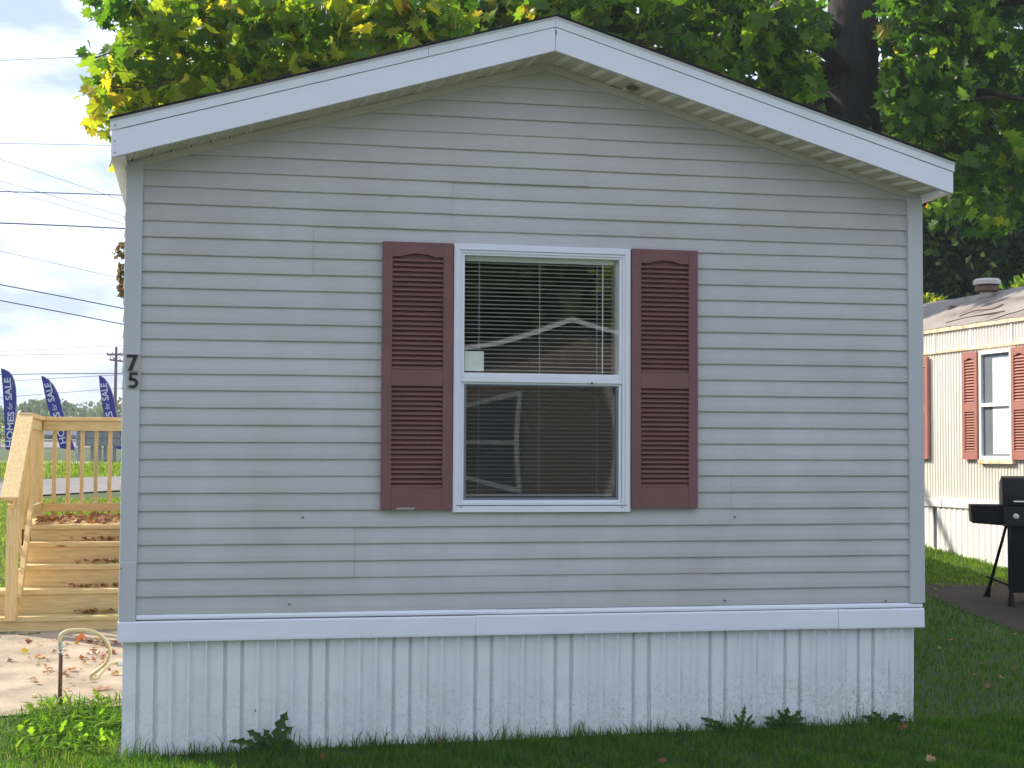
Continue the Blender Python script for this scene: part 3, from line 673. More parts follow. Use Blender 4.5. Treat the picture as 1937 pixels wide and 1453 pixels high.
while y < LY1: MB().box(LX0-.05, SX1, y, min(y+.136, LY1+.04), zd-.037, zd).build('deck_board', MT['wood_x'], dk, bevel=.004); y += .141
MB().box(LX0-.03, LX0+.008, LY0+.04, LY1, zd-.24, zd-.04).build('rim_joist', MT['wood_y'], dk); MB().box(LX0+.01, SX1, LY1-.04, LY1, zd-.24, zd-.04).build('rim_joist', MT['wood_x'], dk)
for (x, y) in ((LX0+.05, LY1-.1), (LX0+.05, LY0+.2), (SX1-.15, LY1-.1)): MB().box(x-.044, x+.044, y-.044, y+.044, gz(x, y)-.1, zd-.242).build('support_post', MT['wood_z'], dk)
zr = at(120, 789, LY1).z                           # top of the rail
PXB = at(74, 800, LY1).x; PXF = LX0+.03
def dpost(x, y, z0, z1): MB().box(x-.0445, x+.0445, y-.0445, y+.0445, z0, z1).build('post', MT['wood_z'], dk, bevel=.004)
dpost(PXB, LY1, zd, zr-.038); dpost(PXF, LY0+.06, zd, zr-.038); dpost(n_.x, DY-.01, at(21, 1174, DY).z, at(20, 962, DY).z); dpost(SX1-.05, LY1, zd, zr-.038)
# back rail
MB().box(PXB+.046, SX1, LY1-.075, LY1-.038, zr-.135, zr-.04).build('rail', MT['wood_x'], dk, bevel=.003)
MB().box(PXB-.06, SX1, LY1-.09, LY1+.05, zr-.038, zr).build('rail_cap', MT['wood_x'], dk, bevel=.004)
zb1, zb0 = at(150, 951, LY1).z, at(150, 967, LY1).z
MB().box(PXB+.046, SX1, LY1-.075, LY1-.038, zb0, zb1).build('rail', MT['wood_x'], dk, bevel=.003)
for k_ in range(8):
    bx_ = at(103+26.2*k_, 870, LY1-.02).x
    if bx_ > SX1-.1: break
    MB().box(bx_-.018, bx_+.018, LY1-.037, LY1-.001, zd+.03, zr-.045).build('baluster', MT['wood_z'], dk)
# left side of the landing
MB().bar((PXF+.02, LY0+.06, zr-.087), (PXB+.02, LY1-.05, zr-.087), .036, .095).build('rail', MT['wood_y'], dk); MB().bar((PXF, LY0+.0, zr-.019), (PXB, LY1-.09, zr-.019), .13, .037).build('rail_cap', MT['wood_y'], dk)
MB().bar((PXF+.03, LY0+.1, (zb0+zb1)/2), (PXB+.03, LY1-.05, (zb0+zb1)/2), .036, .095).build('rail', MT['wood_y'], dk)
for k_ in range(1, 10):
    t = k_/10; x = PXF+(PXB-PXF)*t; y = LY0+.06+(LY1-LY0-.06)*t; MB().box(x-.018, x+.018, y-.018, y+.018, zd+.03, zr-.045).build('baluster', MT['wood_z'], dk)
# stair rail: wide sloping cap, notched stringer and balusters
ta, tb_ = Vector((PXF-.01, LY0+.04, zr-.01)), Vector((n_.x-.02, DY-.10, at(20, 944, DY).z))
MB().bar(ta, tb_, .14, .038).build('stair_rail_cap', MT['wood_y'], dk, bevel=.004)
MB().bar(ta-Vector((0, 0, .10)), tb_-Vector((0, -.05, .085)), .036, .09).build('stair_rail', MT['wood_y'], dk)
sa, sb = Vector((PXF+.055, LY0+.05, zd+.20)), Vector((n_.x+.055, DY+.02, tops[0]+.12))
for k_ in range(7):
    t = (k_+.5)/7; p = ta.lerp(tb_, t); q = sa.lerp(sb, t); MB().box(p.x-.018, p.x+.018, p.y-.018, p.y+.018, q.z-.06, p.z-.03).build('baluster', MT['wood_z'], dk)
MB().bar(sa, sb, .036, .10).build('stair_rail_lower', MT['wood_y'], dk, bevel=.003)
st = MB(); pts = [(DY-.0, f_[0])]
for kx in range(5): pts += [(DY+run*kx+.04, tops[kx]-.04)] + ([(DY+run*(kx+1)+.03, tops[kx]-.04)] if kx < 4 else [])
pts += [(LY0+.3, tops[4]-.04), (LY0+.3, tops[4]-.25), (DY+.25, f_[0]-.05)]
st.prism([(n_.x-.02, p[0], p[1]) for p in pts][::-1], [(n_.x+.02, p[0], p[1]) for p in pts][::-1]); st.build('stringer', MT['wood_y'], dk)

# ------------------------------------------------------------------ standpipe, hose
pb = hit(113, 1338); PY = pb.y
sp_ = thing('standpipe', pb, 'rusty brown water standpipe with a steel fitting rising from the grass', 'pipe')
zt = at(113, 1238, PY).z; MB().tube([(pb.x, PY, pb.z-.1), (pb.x, PY, zt)], .0135, 12).build('pipe', MT['rust'], sp_, smooth=True)
zt2 = at(113, 1214, PY).z
MB().lathe((pb.x, PY, zt), [(.015, 0), (.017, .01), (.013, .02), (.016, .035), (.014, zt2-zt-.02), (.017, zt2-zt-.015), (.016, zt2-zt)], 12).build('fitting', MT['steel'], sp_)
MB().bar((pb.x, PY-.012, zt+.045), (pb.x+.05, PY-.02, zt+.06), .008, .004).build('valve_lever', MT['steel'], sp_)
hp = [at(113, 1222, PY), at(114, 1204, PY), at(124, 1195, PY), at(142, 1192, PY), at(168, 1193, PY), at(190, 1201, PY+.02), at(204, 1218, PY+.05), at(208, 1236, PY+.08), at(200, 1255, PY+.12), at(182, 1270, PY+.16), at(172, 1278, PY+.18), at(175, 1283, PY+.20), at(185, 1282, PY+.22), at(196, 1268, PY+.25), at(208, 1257, PY+.28), at(220, 1254, PY+.3), at(236, 1256, PY+.3)]
def smoothp(P, n=5):
    o = []
    for i in range(len(P)-1):
        a, b_, c_, d_ = P[max(i-1, 0)], P[i], P[i+1], P[min(i+2, len(P)-1)]
        for k_ in range(n):
            t = k_/n; o.append(.5*((2*b_)+(c_-a)*t+(2*a-5*b_+4*c_-d_)*t*t+(3*b_-a-3*c_+d_)*t**3))
    return o+[P[-1]]
hs = thing('hose', pb, 'cream hose looping over from the standpipe to the white skirting', 'hose')
MB().tube(smoothp(hp), .0125, 10).build('hose_tube', MT['hose'], hs, smooth=True)
MB().tube([hp[-3]+Vector((.05, 0, 0)), hp[-1]], .016, 10).build('coupling', MT['steel'], hs)

# ------------------------------------------------------------------ leaves as shapes
LOB = []
def leaf_outline():
    pts = []
    for a, r_ in ((-90, .12), (-62, .48), (-42, .40), (-16, .84), (4, .62), (20, .72), (36, .58), (56, .96), (70, .66), (80, .76), (90, 1.05)):
        pts.append((r_*math.cos(R(a)), r_*math.sin(R(a))))
    return pts+[(-x, y) for (x, y) in pts[-2:0:-1]]
LO = leaf_outline()
def leaf_verts(size, curl, rr):
    vs = [(0, 0, 0)]
    for (x, y) in LO: vs.append((x*size*.5, y*size*.5, (curl*(x*x*.55)-abs(curl)*.25*y*y+rr.uniform(-.05, .05))*size*.5))
    return vs
LF = [[0, i+1, (i+1) % len(LO)+1] for i in range(len(LO))]
def add_leaf(b, p, size, rot, curl, rr, tint):
    i = len(b.v)
    for v in leaf_verts(size, curl, rr): b.v.append(tuple(rot @ Vector(v)+p))
    for f in LF: b.f.append([i+k_ for k_ in f]); b.c.append(tint)
def leaf_rot(rr, droop=.7):
    # tip hangs down, face turned any way
    z = Vector((rr.gauss(0, .8), rr.gauss(0, .8), 1.0*rr.uniform(.1, 1.2))).normalized()
    tip = Vector((rr.uniform(-1, 1), rr.uniform(-1, 1), -droop*rr.uniform(.2, 1.6)))
    y = (tip-z*tip.dot(z)).normalized(); x = y.cross(z)
    return Matrix((x, y, z)).transposed()

# ------------------------------------------------------------------ big maple behind the home
TX, TY = 9.05, 15.2
def ray_xy(px, Y): return at(px, 200, Y).x
TX = (ray_xy(1560, TY)+ray_xy(1662, TY))/2; tg = gz(TX, TY)
maple = thing('maple_tree', (TX, TY, tg), 'big maple with yellow green leaves rising behind the grey home', 'tree')
tr_pts = [(TX-.1, TY, tg-.3), (TX-.08, TY, tg+1.5), (TX-.06, TY, 4.5), (TX-.02, TY, 6.2), (TX, TY, 7.5), (TX+.05, TY, 9.5), (TX+.3, TY+.4, 12)]
MB().tube(tr_pts, [.75, .62, .58, .50, .455, .42, .30], 18).build('trunk', MT['bark'], maple, smooth=True)
rrT = random.Random(21)
def limb(a, b_, r0_, r1_, sag=.3, n=7):
    P = []
    for i in range(n+1):
        t = i/n; p = Vector(a).lerp(Vector(b_), t); p += Vector((rrT.gauss(0, .12), rrT.gauss(0, .12), math.sin(math.pi*t)*sag+rrT.gauss(0, .08)))
        P.append(p)
    MB().tube(P, [r0_+(r1_-r0_)*i/n for i in range(n+1)], 8).build('limb', MT['bark'], maple, smooth=True); return P
limbs = [limb((TX-.2, TY, 6.0), (TX-2.6, TY-.2, 8.2), .30, .12), limb((TX, TY, 7.2), (2.0, 14.5, 8.0), .22, .06, .8), limb((TX, TY, 7.0), (-2.0, 12.6, 6.5), .20, .045, .5, 10),
         limb((TX, TY, 7.4), (5.0, 12.5, 7.0), .16, .04, .5), limb((TX+.2, TY, 6.2), (TX+1.6, 12.5, 6.6), .16, .04), limb((TX, TY, 8.0), (0, 15, 10), .22, .06, .8), limb((TX, TY, 8.2), (11.5, 12, 8), .2, .05),
         limb((-2.0, 12.6, 6.5), (-3.0, 8.0, 5.1), .04, .012, .2), limb((-1.6, 12.5, 6.5), (-1.0, 8.6, 5.4), .04, .012, .2), limb((-1.9, 12.5, 6.5), (-2.4, 8.4, 5.9), .035, .010, .2)]
def shades_trailer(p):  # crown shaped with a gap so sunlight reaches the trailer wall
    t = (6.4-p.x)/.8
    if t <= 0: return False
    y = p.y-.6*t; z = p.z-.7265*t
    return 3.4 < y < 8.6 and -.8 < z < 3.4
clusters = []
def clus(n, fx_, leaves, size, spread, rr, yel):
    for _ in range(n):
        p = fx_(rr)
        if p is None: continue
        clusters.append((p, leaves, size, spread, yel))
def pixvol(px0, px1, py0, py1, y0, y1):
    def f(rr):
        return at(rr.uniform(px0, px1), rr.uniform(py0, py1), rr.uniform(y0, y1))
    return f
rrC = random.Random(33)
def roof_py(px): return 228-(px-208)*.229 if px < 1052 else 33+(px-1052)*.366
def left_lobe(rr):
    px = rr.uniform(215, 900); ymax = roof_py(px)+25; edge = 160+60*math.sin(px*.02)
    py = rr.uniform(-45, ymax)
    if px < 300 and py < 190 and px < 215+.30*abs(150-py)*rr.uniform(.3, 1.2): return None
    return at(px, py, rr.uniform(7.2, 8.7))
clus(200, left_lobe, 13, .28, .42, rrC, .60)
clus(90, lambda rr: at(rr.uniform(420, 1000), rr.uniform(-20, 200), rr.uniform(12.5, 15.5)), 12, .40, .6, rrC, .40)
clus(12, pixvol(208, 240, 150, 215, 7.0, 8.5), 7, .25, .20, rrC, .78)
clus(3, pixvol(232, 244, 270, 330, 7.0, 7.6), 3, .20, .08, rrC, .78)
clus(9, pixvol(180, 290, -40, 20, 7.0, 8.5), 9, .26, .25, rrC, .4)
clus(7, pixvol(195, 250, 80, 125, 7.0, 8.5), 8, .26, .22, rrC, .6)
def mid_lobe(rr):
    px = rr.uniform(840, 1540); return at(px, rr.uniform(-60, roof_py(px)+30), rr.uniform(11.0, 13.4))
clus(230, mid_lobe, 13, .35, .5, rrC, .42)
def right_lobe(rr):
    px = rr.uniform(1640, 2080); ymax = 330+60*math.sin(px*.017+1)+.12*(px-1640); return at(px, rr.uniform(-110, ymax), rr.uniform(12.0, 15.2))
clus(260, right_lobe, 13, .35, .5, rrC, .25)  # low tint puts the deep crown shade into the leaf colour
clus(10, pixvol(1755, 1900, 375, 425, 11.5, 12.5), 6, .30, .22, rrC, .3)
clus(14, pixvol(1460, 1545, 0, 200, 12.8, 13.8), 8, .32, .3, rrC, .45)
clus(10, pixvol(1440, 1560, 130, 215, 16.0, 17.5), 14, .40, .5, rrC, .15)
clus(30, lambda rr: Vector((rr.uniform(5, 13), rr.uniform(11.5, 18), rr.uniform(8.5, 12.5))), 16, .30, .8, rrC, .3)  # unseen upper clusters added to shade the crown below
crown = MB(); twigs = MB()
def topix(p):
    d = p-CAM; w_ = d.dot(fw); return CW/2+CF*d.dot(cr)/w_, CH/2-CF*d.dot(cu)/w_
def hides_trunk(p):
    if p.y > TY+.3: return False
    x_, y_ = topix(p); return 1588 < x_ < 1668 or (y_ > 150 and 1570 < x_ < 1668)
for (p, n, size, spread, yel) in clusters:
    if shades_trailer(p): continue
    # a drooping spray: twig with leaves alternating along it
    az = rrC.uniform(0, 6.283); d = Vector((math.cos(az), math.sin(az), rrC.uniform(-.9, .25))).normalized(); ln_ = spread*rrC.uniform(1.2, 2.1)
    a = p-d*ln_*.5; pts = [a, p+Vector((0, 0, .05)), p+d*ln_*.5-Vector((0, 0, .06))]
    if not any(shades_trailer(q) or hides_trunk(q) for q in pts): twigs.tube(pts, [.010, .007, .003], 4)
    side = d.cross(Vector((0, 0, 1))).normalized(); dark = rrC.gauss(0, .10)
    for i in range(n):
        t = (i+.5)/n; q = a+d*ln_*t+side*(rrC.gauss(0, .11)+(.11 if i % 2 else -.11))+Vector((rrC.gauss(0, .05), rrC.gauss(0, .05), rrC.gauss(-.05, .09)))
        if shades_trailer(q) or (hides_trunk(q) and rrC.random() < .93): continue
        if abs(q.x) < 3.0 and q.z < 3.75: continue
        s = size*rrC.choice((.5, .7, .85, 1, 1, 1.15, 1.3))*rrC.uniform(.9, 1.1); rot = leaf_rot(rrC); tint = min(.93, max(0, rrC.gauss(yel+dark, .17)))
        if rrC.random() < .012: tint = rrC.uniform(.93, 1)
        add_leaf(crown, q, s, rot, rrC.uniform(-.6, .8), rrC, tint)
tw = twigs.build('twigs', MT['twig'], maple); tw['kind'] = 'stuff'
cro = crown.build('crown', MT['leaf'], maple); cro['kind'] = 'stuff'
# the largest leaves at the near edge of the crown, one by one
lm = []; lm2 = []
for v in range(5):
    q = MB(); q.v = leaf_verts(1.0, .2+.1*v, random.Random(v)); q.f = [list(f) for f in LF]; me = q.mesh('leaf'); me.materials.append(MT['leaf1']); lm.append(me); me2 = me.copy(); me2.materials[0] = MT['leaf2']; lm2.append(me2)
cnt = 0
while cnt < 300:
    px = rrC.uniform(170, 1930); lim = roof_py(px)-4 if px < 1790 else 400
    py = rrC.uniform(-8, max(12, lim))
    if px < 205 or (px < 260 and 25 < py < 75): continue
    if 1530 < px < 1672: continue
    p = at(px, py, rrC.uniform(6.9, 7.8) if px < 880 else (rrC.uniform(11.0, 13.2)))
    if shades_trailer(p): continue
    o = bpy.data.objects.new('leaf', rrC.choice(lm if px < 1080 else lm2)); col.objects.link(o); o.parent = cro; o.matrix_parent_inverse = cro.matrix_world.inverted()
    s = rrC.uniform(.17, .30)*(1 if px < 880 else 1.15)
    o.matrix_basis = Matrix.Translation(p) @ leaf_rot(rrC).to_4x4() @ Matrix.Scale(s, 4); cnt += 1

# ------------------------------------------------------------------ other trees
def blob_tree(name, loc, label, blobs, leaf, mat, n, trunk_r, seed, group=None, kindtag=None):
    rr = random.Random(seed); t = thing(name, loc, label, 'tree', group)
    h = max(b_[0].z for b_ in blobs)
    MB().tube([loc-Vector((0, 0, .3)), loc+Vector((.05, 0, (h-loc.z)*.4)), loc+Vector((0, 0, (h-loc.z)*.8))], [trunk_r, trunk_r*.7, trunk_r*.3], 10).build('trunk', MT['bark'], t, smooth=True)
    for (c, r_) in blobs[:4]: MB().tube([loc+Vector((0, 0, (c.z-loc.z)*.45)), (loc+c)/2+Vector((0, 0, .3)), c], [trunk_r*.45, trunk_r*.3, trunk_r*.1], 6).build('limb', MT['bark'], t)
    m_ = MB(); tot = sum(r_**2 for _, r_ in blobs)
    for (c, r_) in blobs:
        for _ in range(int(n*r_*r_/tot)):
            d = Vector((rr.gauss(0, 1), rr.gauss(0, 1), rr.gauss(0, 1))).normalized()*r_*(rr.uniform(.15, 1)**.45)*rr.uniform(.85, 1.12)
            p = c+d; s = leaf*rr.uniform(.6, 1.3); ro = leaf_rot(rr, .4); i = len(m_.v)
            for v in ((0, -.5, 0), (.34, -.08, .05), (0, .55, -.06), (-.34, -.05, .05)): m_.v.append(tuple(ro @ (Vector(v)*s)+p))
            m_.f += [[i, i+1, i+2], [i, i+2, i+3]]; tt = rr.random(); m_.c += [tt, tt]
    cr_ = m_.build('crown', MT[mat], t); cr_['kind'] = 'stuff'
    return t
V = Vector
bx_ = lambda px, py, Y: at(px, py, Y)
blobs = [(bx_(1790, 470, 27), 2.6), (bx_(1900, 420, 28), 2.8), (bx_(1850, 300, 29), 3.0), (bx_(1700, 520, 28), 2.6), (bx_(1960, 330, 27), 2.8), (bx_(1760, 620, 28), 2.0), (bx_(1880, 560, 28.5), 2.2), (bx_(1650, 380, 29), 2.8)]
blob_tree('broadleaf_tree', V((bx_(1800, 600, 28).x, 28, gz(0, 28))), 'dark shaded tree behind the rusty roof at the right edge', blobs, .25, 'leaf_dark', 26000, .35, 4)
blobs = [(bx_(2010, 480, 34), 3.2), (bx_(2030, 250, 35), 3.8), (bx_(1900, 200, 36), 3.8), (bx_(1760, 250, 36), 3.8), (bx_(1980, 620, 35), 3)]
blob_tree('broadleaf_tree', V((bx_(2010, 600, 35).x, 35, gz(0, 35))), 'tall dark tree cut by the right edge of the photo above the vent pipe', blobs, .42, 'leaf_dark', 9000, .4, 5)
c_ = bx_(1930, 556, 20); blobs = [(c_+V((0, 0, -.3)), .62), (c_+V((.7, .2, .0)), .7), (c_+V((-.35, .3, -.5)), .5)]
blob_tree('shrub', V((c_.x, c_.y, gz(c_.x, c_.y))), 'sunlit green shrub showing over the old roof beside the vent', blobs, .16, 'leaf', 1500, .06, 6)['category'] = 'shrub'
c_ = bx_(1762, 562, 21); blobs = [(c_+V((0, 0, -.25)), .36), (c_+V((-.5, .3, -.3)), .5)]
blob_tree('shrub', V((c_.x, c_.y, gz(c_.x, c_.y))), 'small sunlit shrub over the old roof next to the grey corner post', blobs, .13, 'leaf', 700, .05, 8)['category'] = 'shrub'
blobs = [(bx_(233, 474, 19), .17), (bx_(236, 508, 19), .15), (bx_(234, 526, 19), .14), (bx_(233, 548, 19), .15)]*2
blobs = [(bx_(300, 500, 19), .5), (bx_(330, 430, 19), .6), (bx_(340, 600, 19), .6), (bx_(300, 560, 19), .45)]+blobs
blob_tree('young_tree', V((bx_(340, 700, 19).x, 19, gz(-3, 19))), 'bronze leaved young tree peeking out left of the corner post', blobs, .11, 'leaf_bronze', 1900, .06, 9)
# far tree line beyond the road
m_ = MB(); rr = random.Random(12)
def quadleaf(p, s_):
    ro = leaf_rot(rr, .3); i0 = len(m_.v)
    for v in ((0, -.5, 0), (.5, 0, .1), (0, .5, -.1), (-.5, 0, .1)): m_.v.append(tuple(ro @ (V(v)*s_)+p))
    m_.f.append([i0, i0+1, i0+2, i0+3]); m_.c.append(rr.random())
for i in range(120):
    px = rr.uniform(-70, 330); y = rr.uniform(165, 215); r_ = rr.uniform(1.6, 3.4)
    c = at(px, 757+6*math.sin(px*.045+1.2)+5*math.sin(px*.11)+rr.uniform(0, 42), y); c.z -= r_
    for _ in range(330):
        d = V((rr.gauss(0, 1), rr.gauss(0, 1), rr.gauss(0, 1))).normalized()*r_*rr.uniform(.65, 1.08); quadleaf(c+d, rr.uniform(.28, .7))
    for _ in range(60): quadleaf(c+V((rr.gauss(0, r_*.6), rr.gauss(0, r_*.6), -rr.uniform(0, 7))), rr.uniform(.7, 1.4))
tag(m_.build('distant_woods', MT['leaf_far']), 'hazy line of distant green woods beyond the road', 'woods', kind='stuff')
c_ = at(-6, 824, 70); blobs = [(c_, .75), (c_+V((-1.1, .2, -.1)), .9)]
blob_tree('roadside_bush', V((c_.x, c_.y, gz(c_.x, c_.y))), 'green roadside bush at the left edge of the photo behind the first flag', blobs, .12, 'leaf', 900, .05, 14)['category'] = 'bush'

# ------------------------------------------------------------------ neighbouring trailer
TR = 4.35
nb = thing('trailer_home', (6.42, 7.7, gz(6.4, 7.7)), 'old cream corrugated trailer with rusty roof edge and faded red shutters', 'house')
od = V((-math.sin(R(TR)), math.cos(R(TR)), 0)); on = V((-math.cos(R(TR)), -math.sin(R(TR)), 0)); O = V((6.42, 7.7, 0))
def N(s, d, z): return O-od*s+on*d+V((0, 0, z))        # s towards the camera, d out of the wall, z up
def smin(px, py, d=0):                                  # s and z on the wall for a pixel
    rv = ray(px, py); t = ((O+on*d-CAM).dot(on))/rv.dot(on); p = CAM+rv*t
    return -(p-O).dot(od), p.z
S0, S1 = -4.5, 7.0
zband1 = smin(1745, 942)[1]; zband0 = smin(1745, 956)[1]; ztrim = smin(1741, 671)[1]; zeave = smin(1741, 633)[1]
def corr(s0, s1, z0f, z1, pitch, amp, d=0):
    mb = MB(); n = int((s1-s0)/(pitch/4)); 
    for i in range(n+1):
        s = s0+(s1-s0)*i/n; a = amp*(1 if (i % 4) in (1, 2) else 0)
        z0 = z0f(s) if callable(z0f) else z0f
        mb.v += [tuple(N(s, d+a, z0)), tuple(N(s, d+a, z1))]
    for i in range(n): mb.f.append([2*i, 2*i+2, 2*i+3, 2*i+1])
    return mb
pitch = .058
(sw0, zz0), (sw1, zz1) = smin(1858, 870), smin(1921, 664)
corr(S0, S1, zband1, zeave, pitch, .012).build('corrugated_wall', MT['cream'], nb)
def nbox(s0, s1, d0, d1, z0, z1): return MB().hexa([N(s0, d0, z0), N(s1, d0, z0), N(s1, d1, z0), N(s0, d1, z0), N(s0, d0, z1), N(s1, d0, z1), N(s1, d1, z1), N(s0, d1, z1)])
nbox(S0, S1, -3.6, -.02, -.5, zeave-.01).build('body', MT['cream'], nb)
nbox(S0, S1, .0, .030, ztrim-.012, ztrim+.012).build('trim_strip', MT['rustedge'], nb)
for sx_ in (smin(1769, 640)[0], smin(1838, 640)[0], smin(1915, 630)[0]): nbox(sx_-.012, sx_+.012, .0, .018, ztrim+.013, zeave).build('joint_strip', MT['cream_band'], nb)
nbox(S0, S1, .0, .04, zband0, zband1+.0).build('band', MT['cream_band'], nb)
sj = smin(1787, 950)[0]; nbox(sj-.004, sj+.004, .0405, .042, zband0, zband1).build('band_joint', MT['seam'], nb)
corr(S0, S1, lambda s: gz(*(N(s, 0, 0).xy))-.1, zband0+.002, .115, .014, .01).build('skirting', MT['cream_band'], nb)
sg = smin(1771, 990)[0]; nbox(sg-.018, sg+.018, .026, .028, gz(*N(sg, 0, 0).xy)+.03, zband0).build('skirting_gap', MT['seam'], nb)
nbox(S0, S1, -.02, .035, zeave-.005, zeave+.040).build('roof_edge', MT['rustedge'], nb)
# roof rising gently to a ridge
zr_ = zeave+.040; RW = 1.9; zridge = None
rd = ray(1742, 581); t = ((O-on*RW-CAM).dot(on))/rd.dot(on); zridge = (CAM+rd*t).z
q = MB(); ns = 40; nd = 8; rr = random.Random(4)
for i in range(ns+1):
    s = S0+(S1-S0)*i/ns
    for j in range(nd+1):
        u = j/nd; q.v.append(tuple(N(s, .04-(RW+.04)*u, zr_+(zridge-zr_)*math.sin(u*math.pi/2)+rr.uniform(-.008, .008))))
for i in range(ns):
    for j in range(nd): q.f.append([i*(nd+1)+j, i*(nd+1)+j+1, (i+1)*(nd+1)+j+1, (i+1)*(nd+1)+j])
q.build('roof', MT['oldroof'], nb, smooth=True)
q = MB(); q.face([N(S0, -RW, zridge), N(S1, -RW, zridge), N(S1, -3.7, zr_), N(S0, -3.7, zr_)]); q.build('far_roof_slope', MT['oldroof'], nb)
# tarpaulin strip of torn black roofing near the edge
def onroof(px, py):
    rv = ray(px, py); best = None
    for j in range(200):
        u = j/200; d = .04-(RW+.04)*u; t = ((O+on*d-CAM).dot(on))/rv.dot(on); p = CAM+rv*t; zz_ = zr_+(zridge-zr_)*math.sin(u*math.pi/2)
        if best is None or abs(p.z-zz_) < best[0]: best = (abs(p.z-zz_), p)
    return best[1]
for path in ([(1860, 610), (1885, 603), (1905, 596), (1925, 591), (1945, 584)],): 
    P = [onroof(*p)+V((0, 0, .012)) for p in path]; q = MB()
    for i in range(len(P)-1):
        w0, w1 = .04+.03*i, .04+.03*(i+1); q.face([P[i]-on*0, P[i+1], P[i+1]-on*w1*2+V((0, 0, w1*.3)), P[i]-on*w0*2+V((0, 0, w0*.3))])
    q.build('torn_roofing', MT['tyre'], nb)
for path in ([(1815, 600), (1832, 593), (1850, 588), (1878, 586), (1897, 577)], [(1790, 612), (1812, 606), (1845, 599), (1870, 595), (1900, 590)]):
    MB().tube(smoothp([onroof(*p)+V((0, 0, .006)) for p in path], 3), .010, 5).build('fallen_twig', MT['twig'], nb)
pv = onroof(1800, 584); MB().box(pv.x-.04, pv.x+.04, pv.y-.03, pv.y+.03, pv.z-.01, pv.z+.035).build('roof_patch', MT['fixture_dark'], nb)
pv = onroof(1867, 562); vt = MB().lathe((pv.x, pv.y, pv.z-.05), [(.085, 0), (.085, .16)], 18).build('roof_vent', MT['vent'], nb, smooth=True)
pxm = (pv-CAM).dot(fw)/CF
MB().lathe((pv.x, pv.y, pv.z+.055), [(.10, 0), (.145, .015), (.145, .07), (.09, .085)], 18).build('vent_collar', MT['ventrust'], vt); MB().lathe((pv.x, pv.y, pv.z+.145), [(.09, 0), (.165, .005), (.165, .05), (.14, .075), (.05, .085)], 20).build('vent_cap', MT['vent'], vt)
# its windows and shutters
def TN(p): return N(p.x, -p.y, p.z)
def mirT(p): return N(p.x, -p.y-.0, p.z)
zs1, zs0 = smin(1830, 668)[1], smin(1830, 869)[1]
sA0, sA1 = smin(1828, 760)[0], smin(1856, 760)[0]
for (a, c2) in ((sA0, sA1), (smin(1921, 760)[0], smin(1921, 760)[0]+(sA1-sA0)), (smin(1762, 770)[0]-(sA1-sA0), smin(1762, 770)[0]), (smin(1762, 770)[0]-(sA1-sA0)*3.6, smin(1762, 770)[0]-(sA1-sA0)*2.6)):
    shutter(nb, a, c2, zs0, zs1, MT['shutter_far'], T=mirT, sill=.09, topr=.09, midh=.09, stile=.05, count=15)
for (a, c2) in ((smin(1859, 760)[0], smin(1921, 760)[0]), (smin(1762, 770)[0]-(sA1-sA0)*2.6, smin(1762, 770)[0]-(sA1-sA0))):
    wf = MB()
    for bb in ((a, a+.04, zs0, zs1), (c2-.04, c2, zs0, zs1), (a+.04, c2-.04, zs0, zs0+.04), (a+.04, c2-.04, zs1-.04, zs1), (a+.04, c2-.04, (zs0+zs1)/2-.02, (zs0+zs1)/2+.02)):
        h_ = nbox(bb[0], bb[1], .013, .05, bb[2], bb[3]); i0 = len(wf.v); wf.v += h_.v; wf.f += [[i0+k_ for k_ in f] for f in h_.f]
    wo = wf.build('window', MT['cream_band'], nb)
    zm = (zs0+zs1)/2
    nbox(a+.04, c2-.04, .013, .016, zs0+.04, zs1-.04).build('dark_recess', MT['screen_frame'], wo)
    nbox(a+(c2-a)*.36, c2-.05, .017, .020, zs0+.06, zs1-.09).build('blind', MT['curtain'], wo)
    for (u, v) in ((zs0+.042, zm-.022), (zm+.022, zs1-.042)):
        q = MB(); q.face([N(a+.042, .034, u), N(c2-.042, .034, u), N(c2-.042, .034, v), N(a+.042, .034, v)]); q.build('pane', MT['glass_far'], wo)
    nbox(a-.02, c2+.02, .013, .06, zs0-.045, zs0-.002).build('sill', MT['rustedge'], wo)

# ------------------------------------------------------------------ gas grill
GY = (g0.y+g1.y)/2; gr = thing('gas_grill', (g1.x, g1.y, gz(g1.x, g1.y)), 'black gas grill on splayed legs with a folded side shelf', 'grill')
gY = g1.y
A = at(1897, 901, gY); zb_ = at(1905, 996, gY).z; zsplit = at(1905, 958, gY).z; gx0 = at(1899, 950, gY).x; gx1 = gx0+.62
hood = [(gY-.0, zsplit), (gY+.02, zsplit+.10), (gY+.10, A.z-.02), (gY+.20, A.z), (gY+.36, A.z-.05), (gY+.40, zsplit)]
hm = MB(); hm.prism([(gx0, p[0], p[1]) for p in hood], [(gx1, p[0], p[1]) for p in hood]); ho = hm.build('hood', MT['grill'], gr, bevel=.01)
MB().tube([(gx0+.09, gY-.045, zsplit+.045), (gx1-.09, gY-.045, zsplit+.045)], .010, 10).build('handle', MT['chrome'], ho)
for x in (gx0+.10, gx1-.10): MB().box(x-.008, x+.008, gY-.045, gY+.01, zsplit+.038, zsplit+.052).build('handle_mount', MT['grill'], ho)
cp = MB().box(gx0, gx1, gY-.02, gY+.40, zb_, zsplit-.003).build('control_panel', MT['grill_panel'], gr, bevel=.008)
for x in (gx0+.11, gx0+.25, gx0+.40): MB().lathe((0, 0, 0), [(.028, 0), (.028, .01), (.020, .014), (.018, .03)], 14).build('knob', MT['chrome'], cp).matrix_local = cp.matrix_basis.inverted() @ Matrix.Translation((x, gY-.022, (zb_+zsplit)/2)) @ Matrix.Rotation(R(90), 4, 'X')
s0_ = at(1835, 955, gY+.1); s1_ = at(1838, 990, gY+.1)
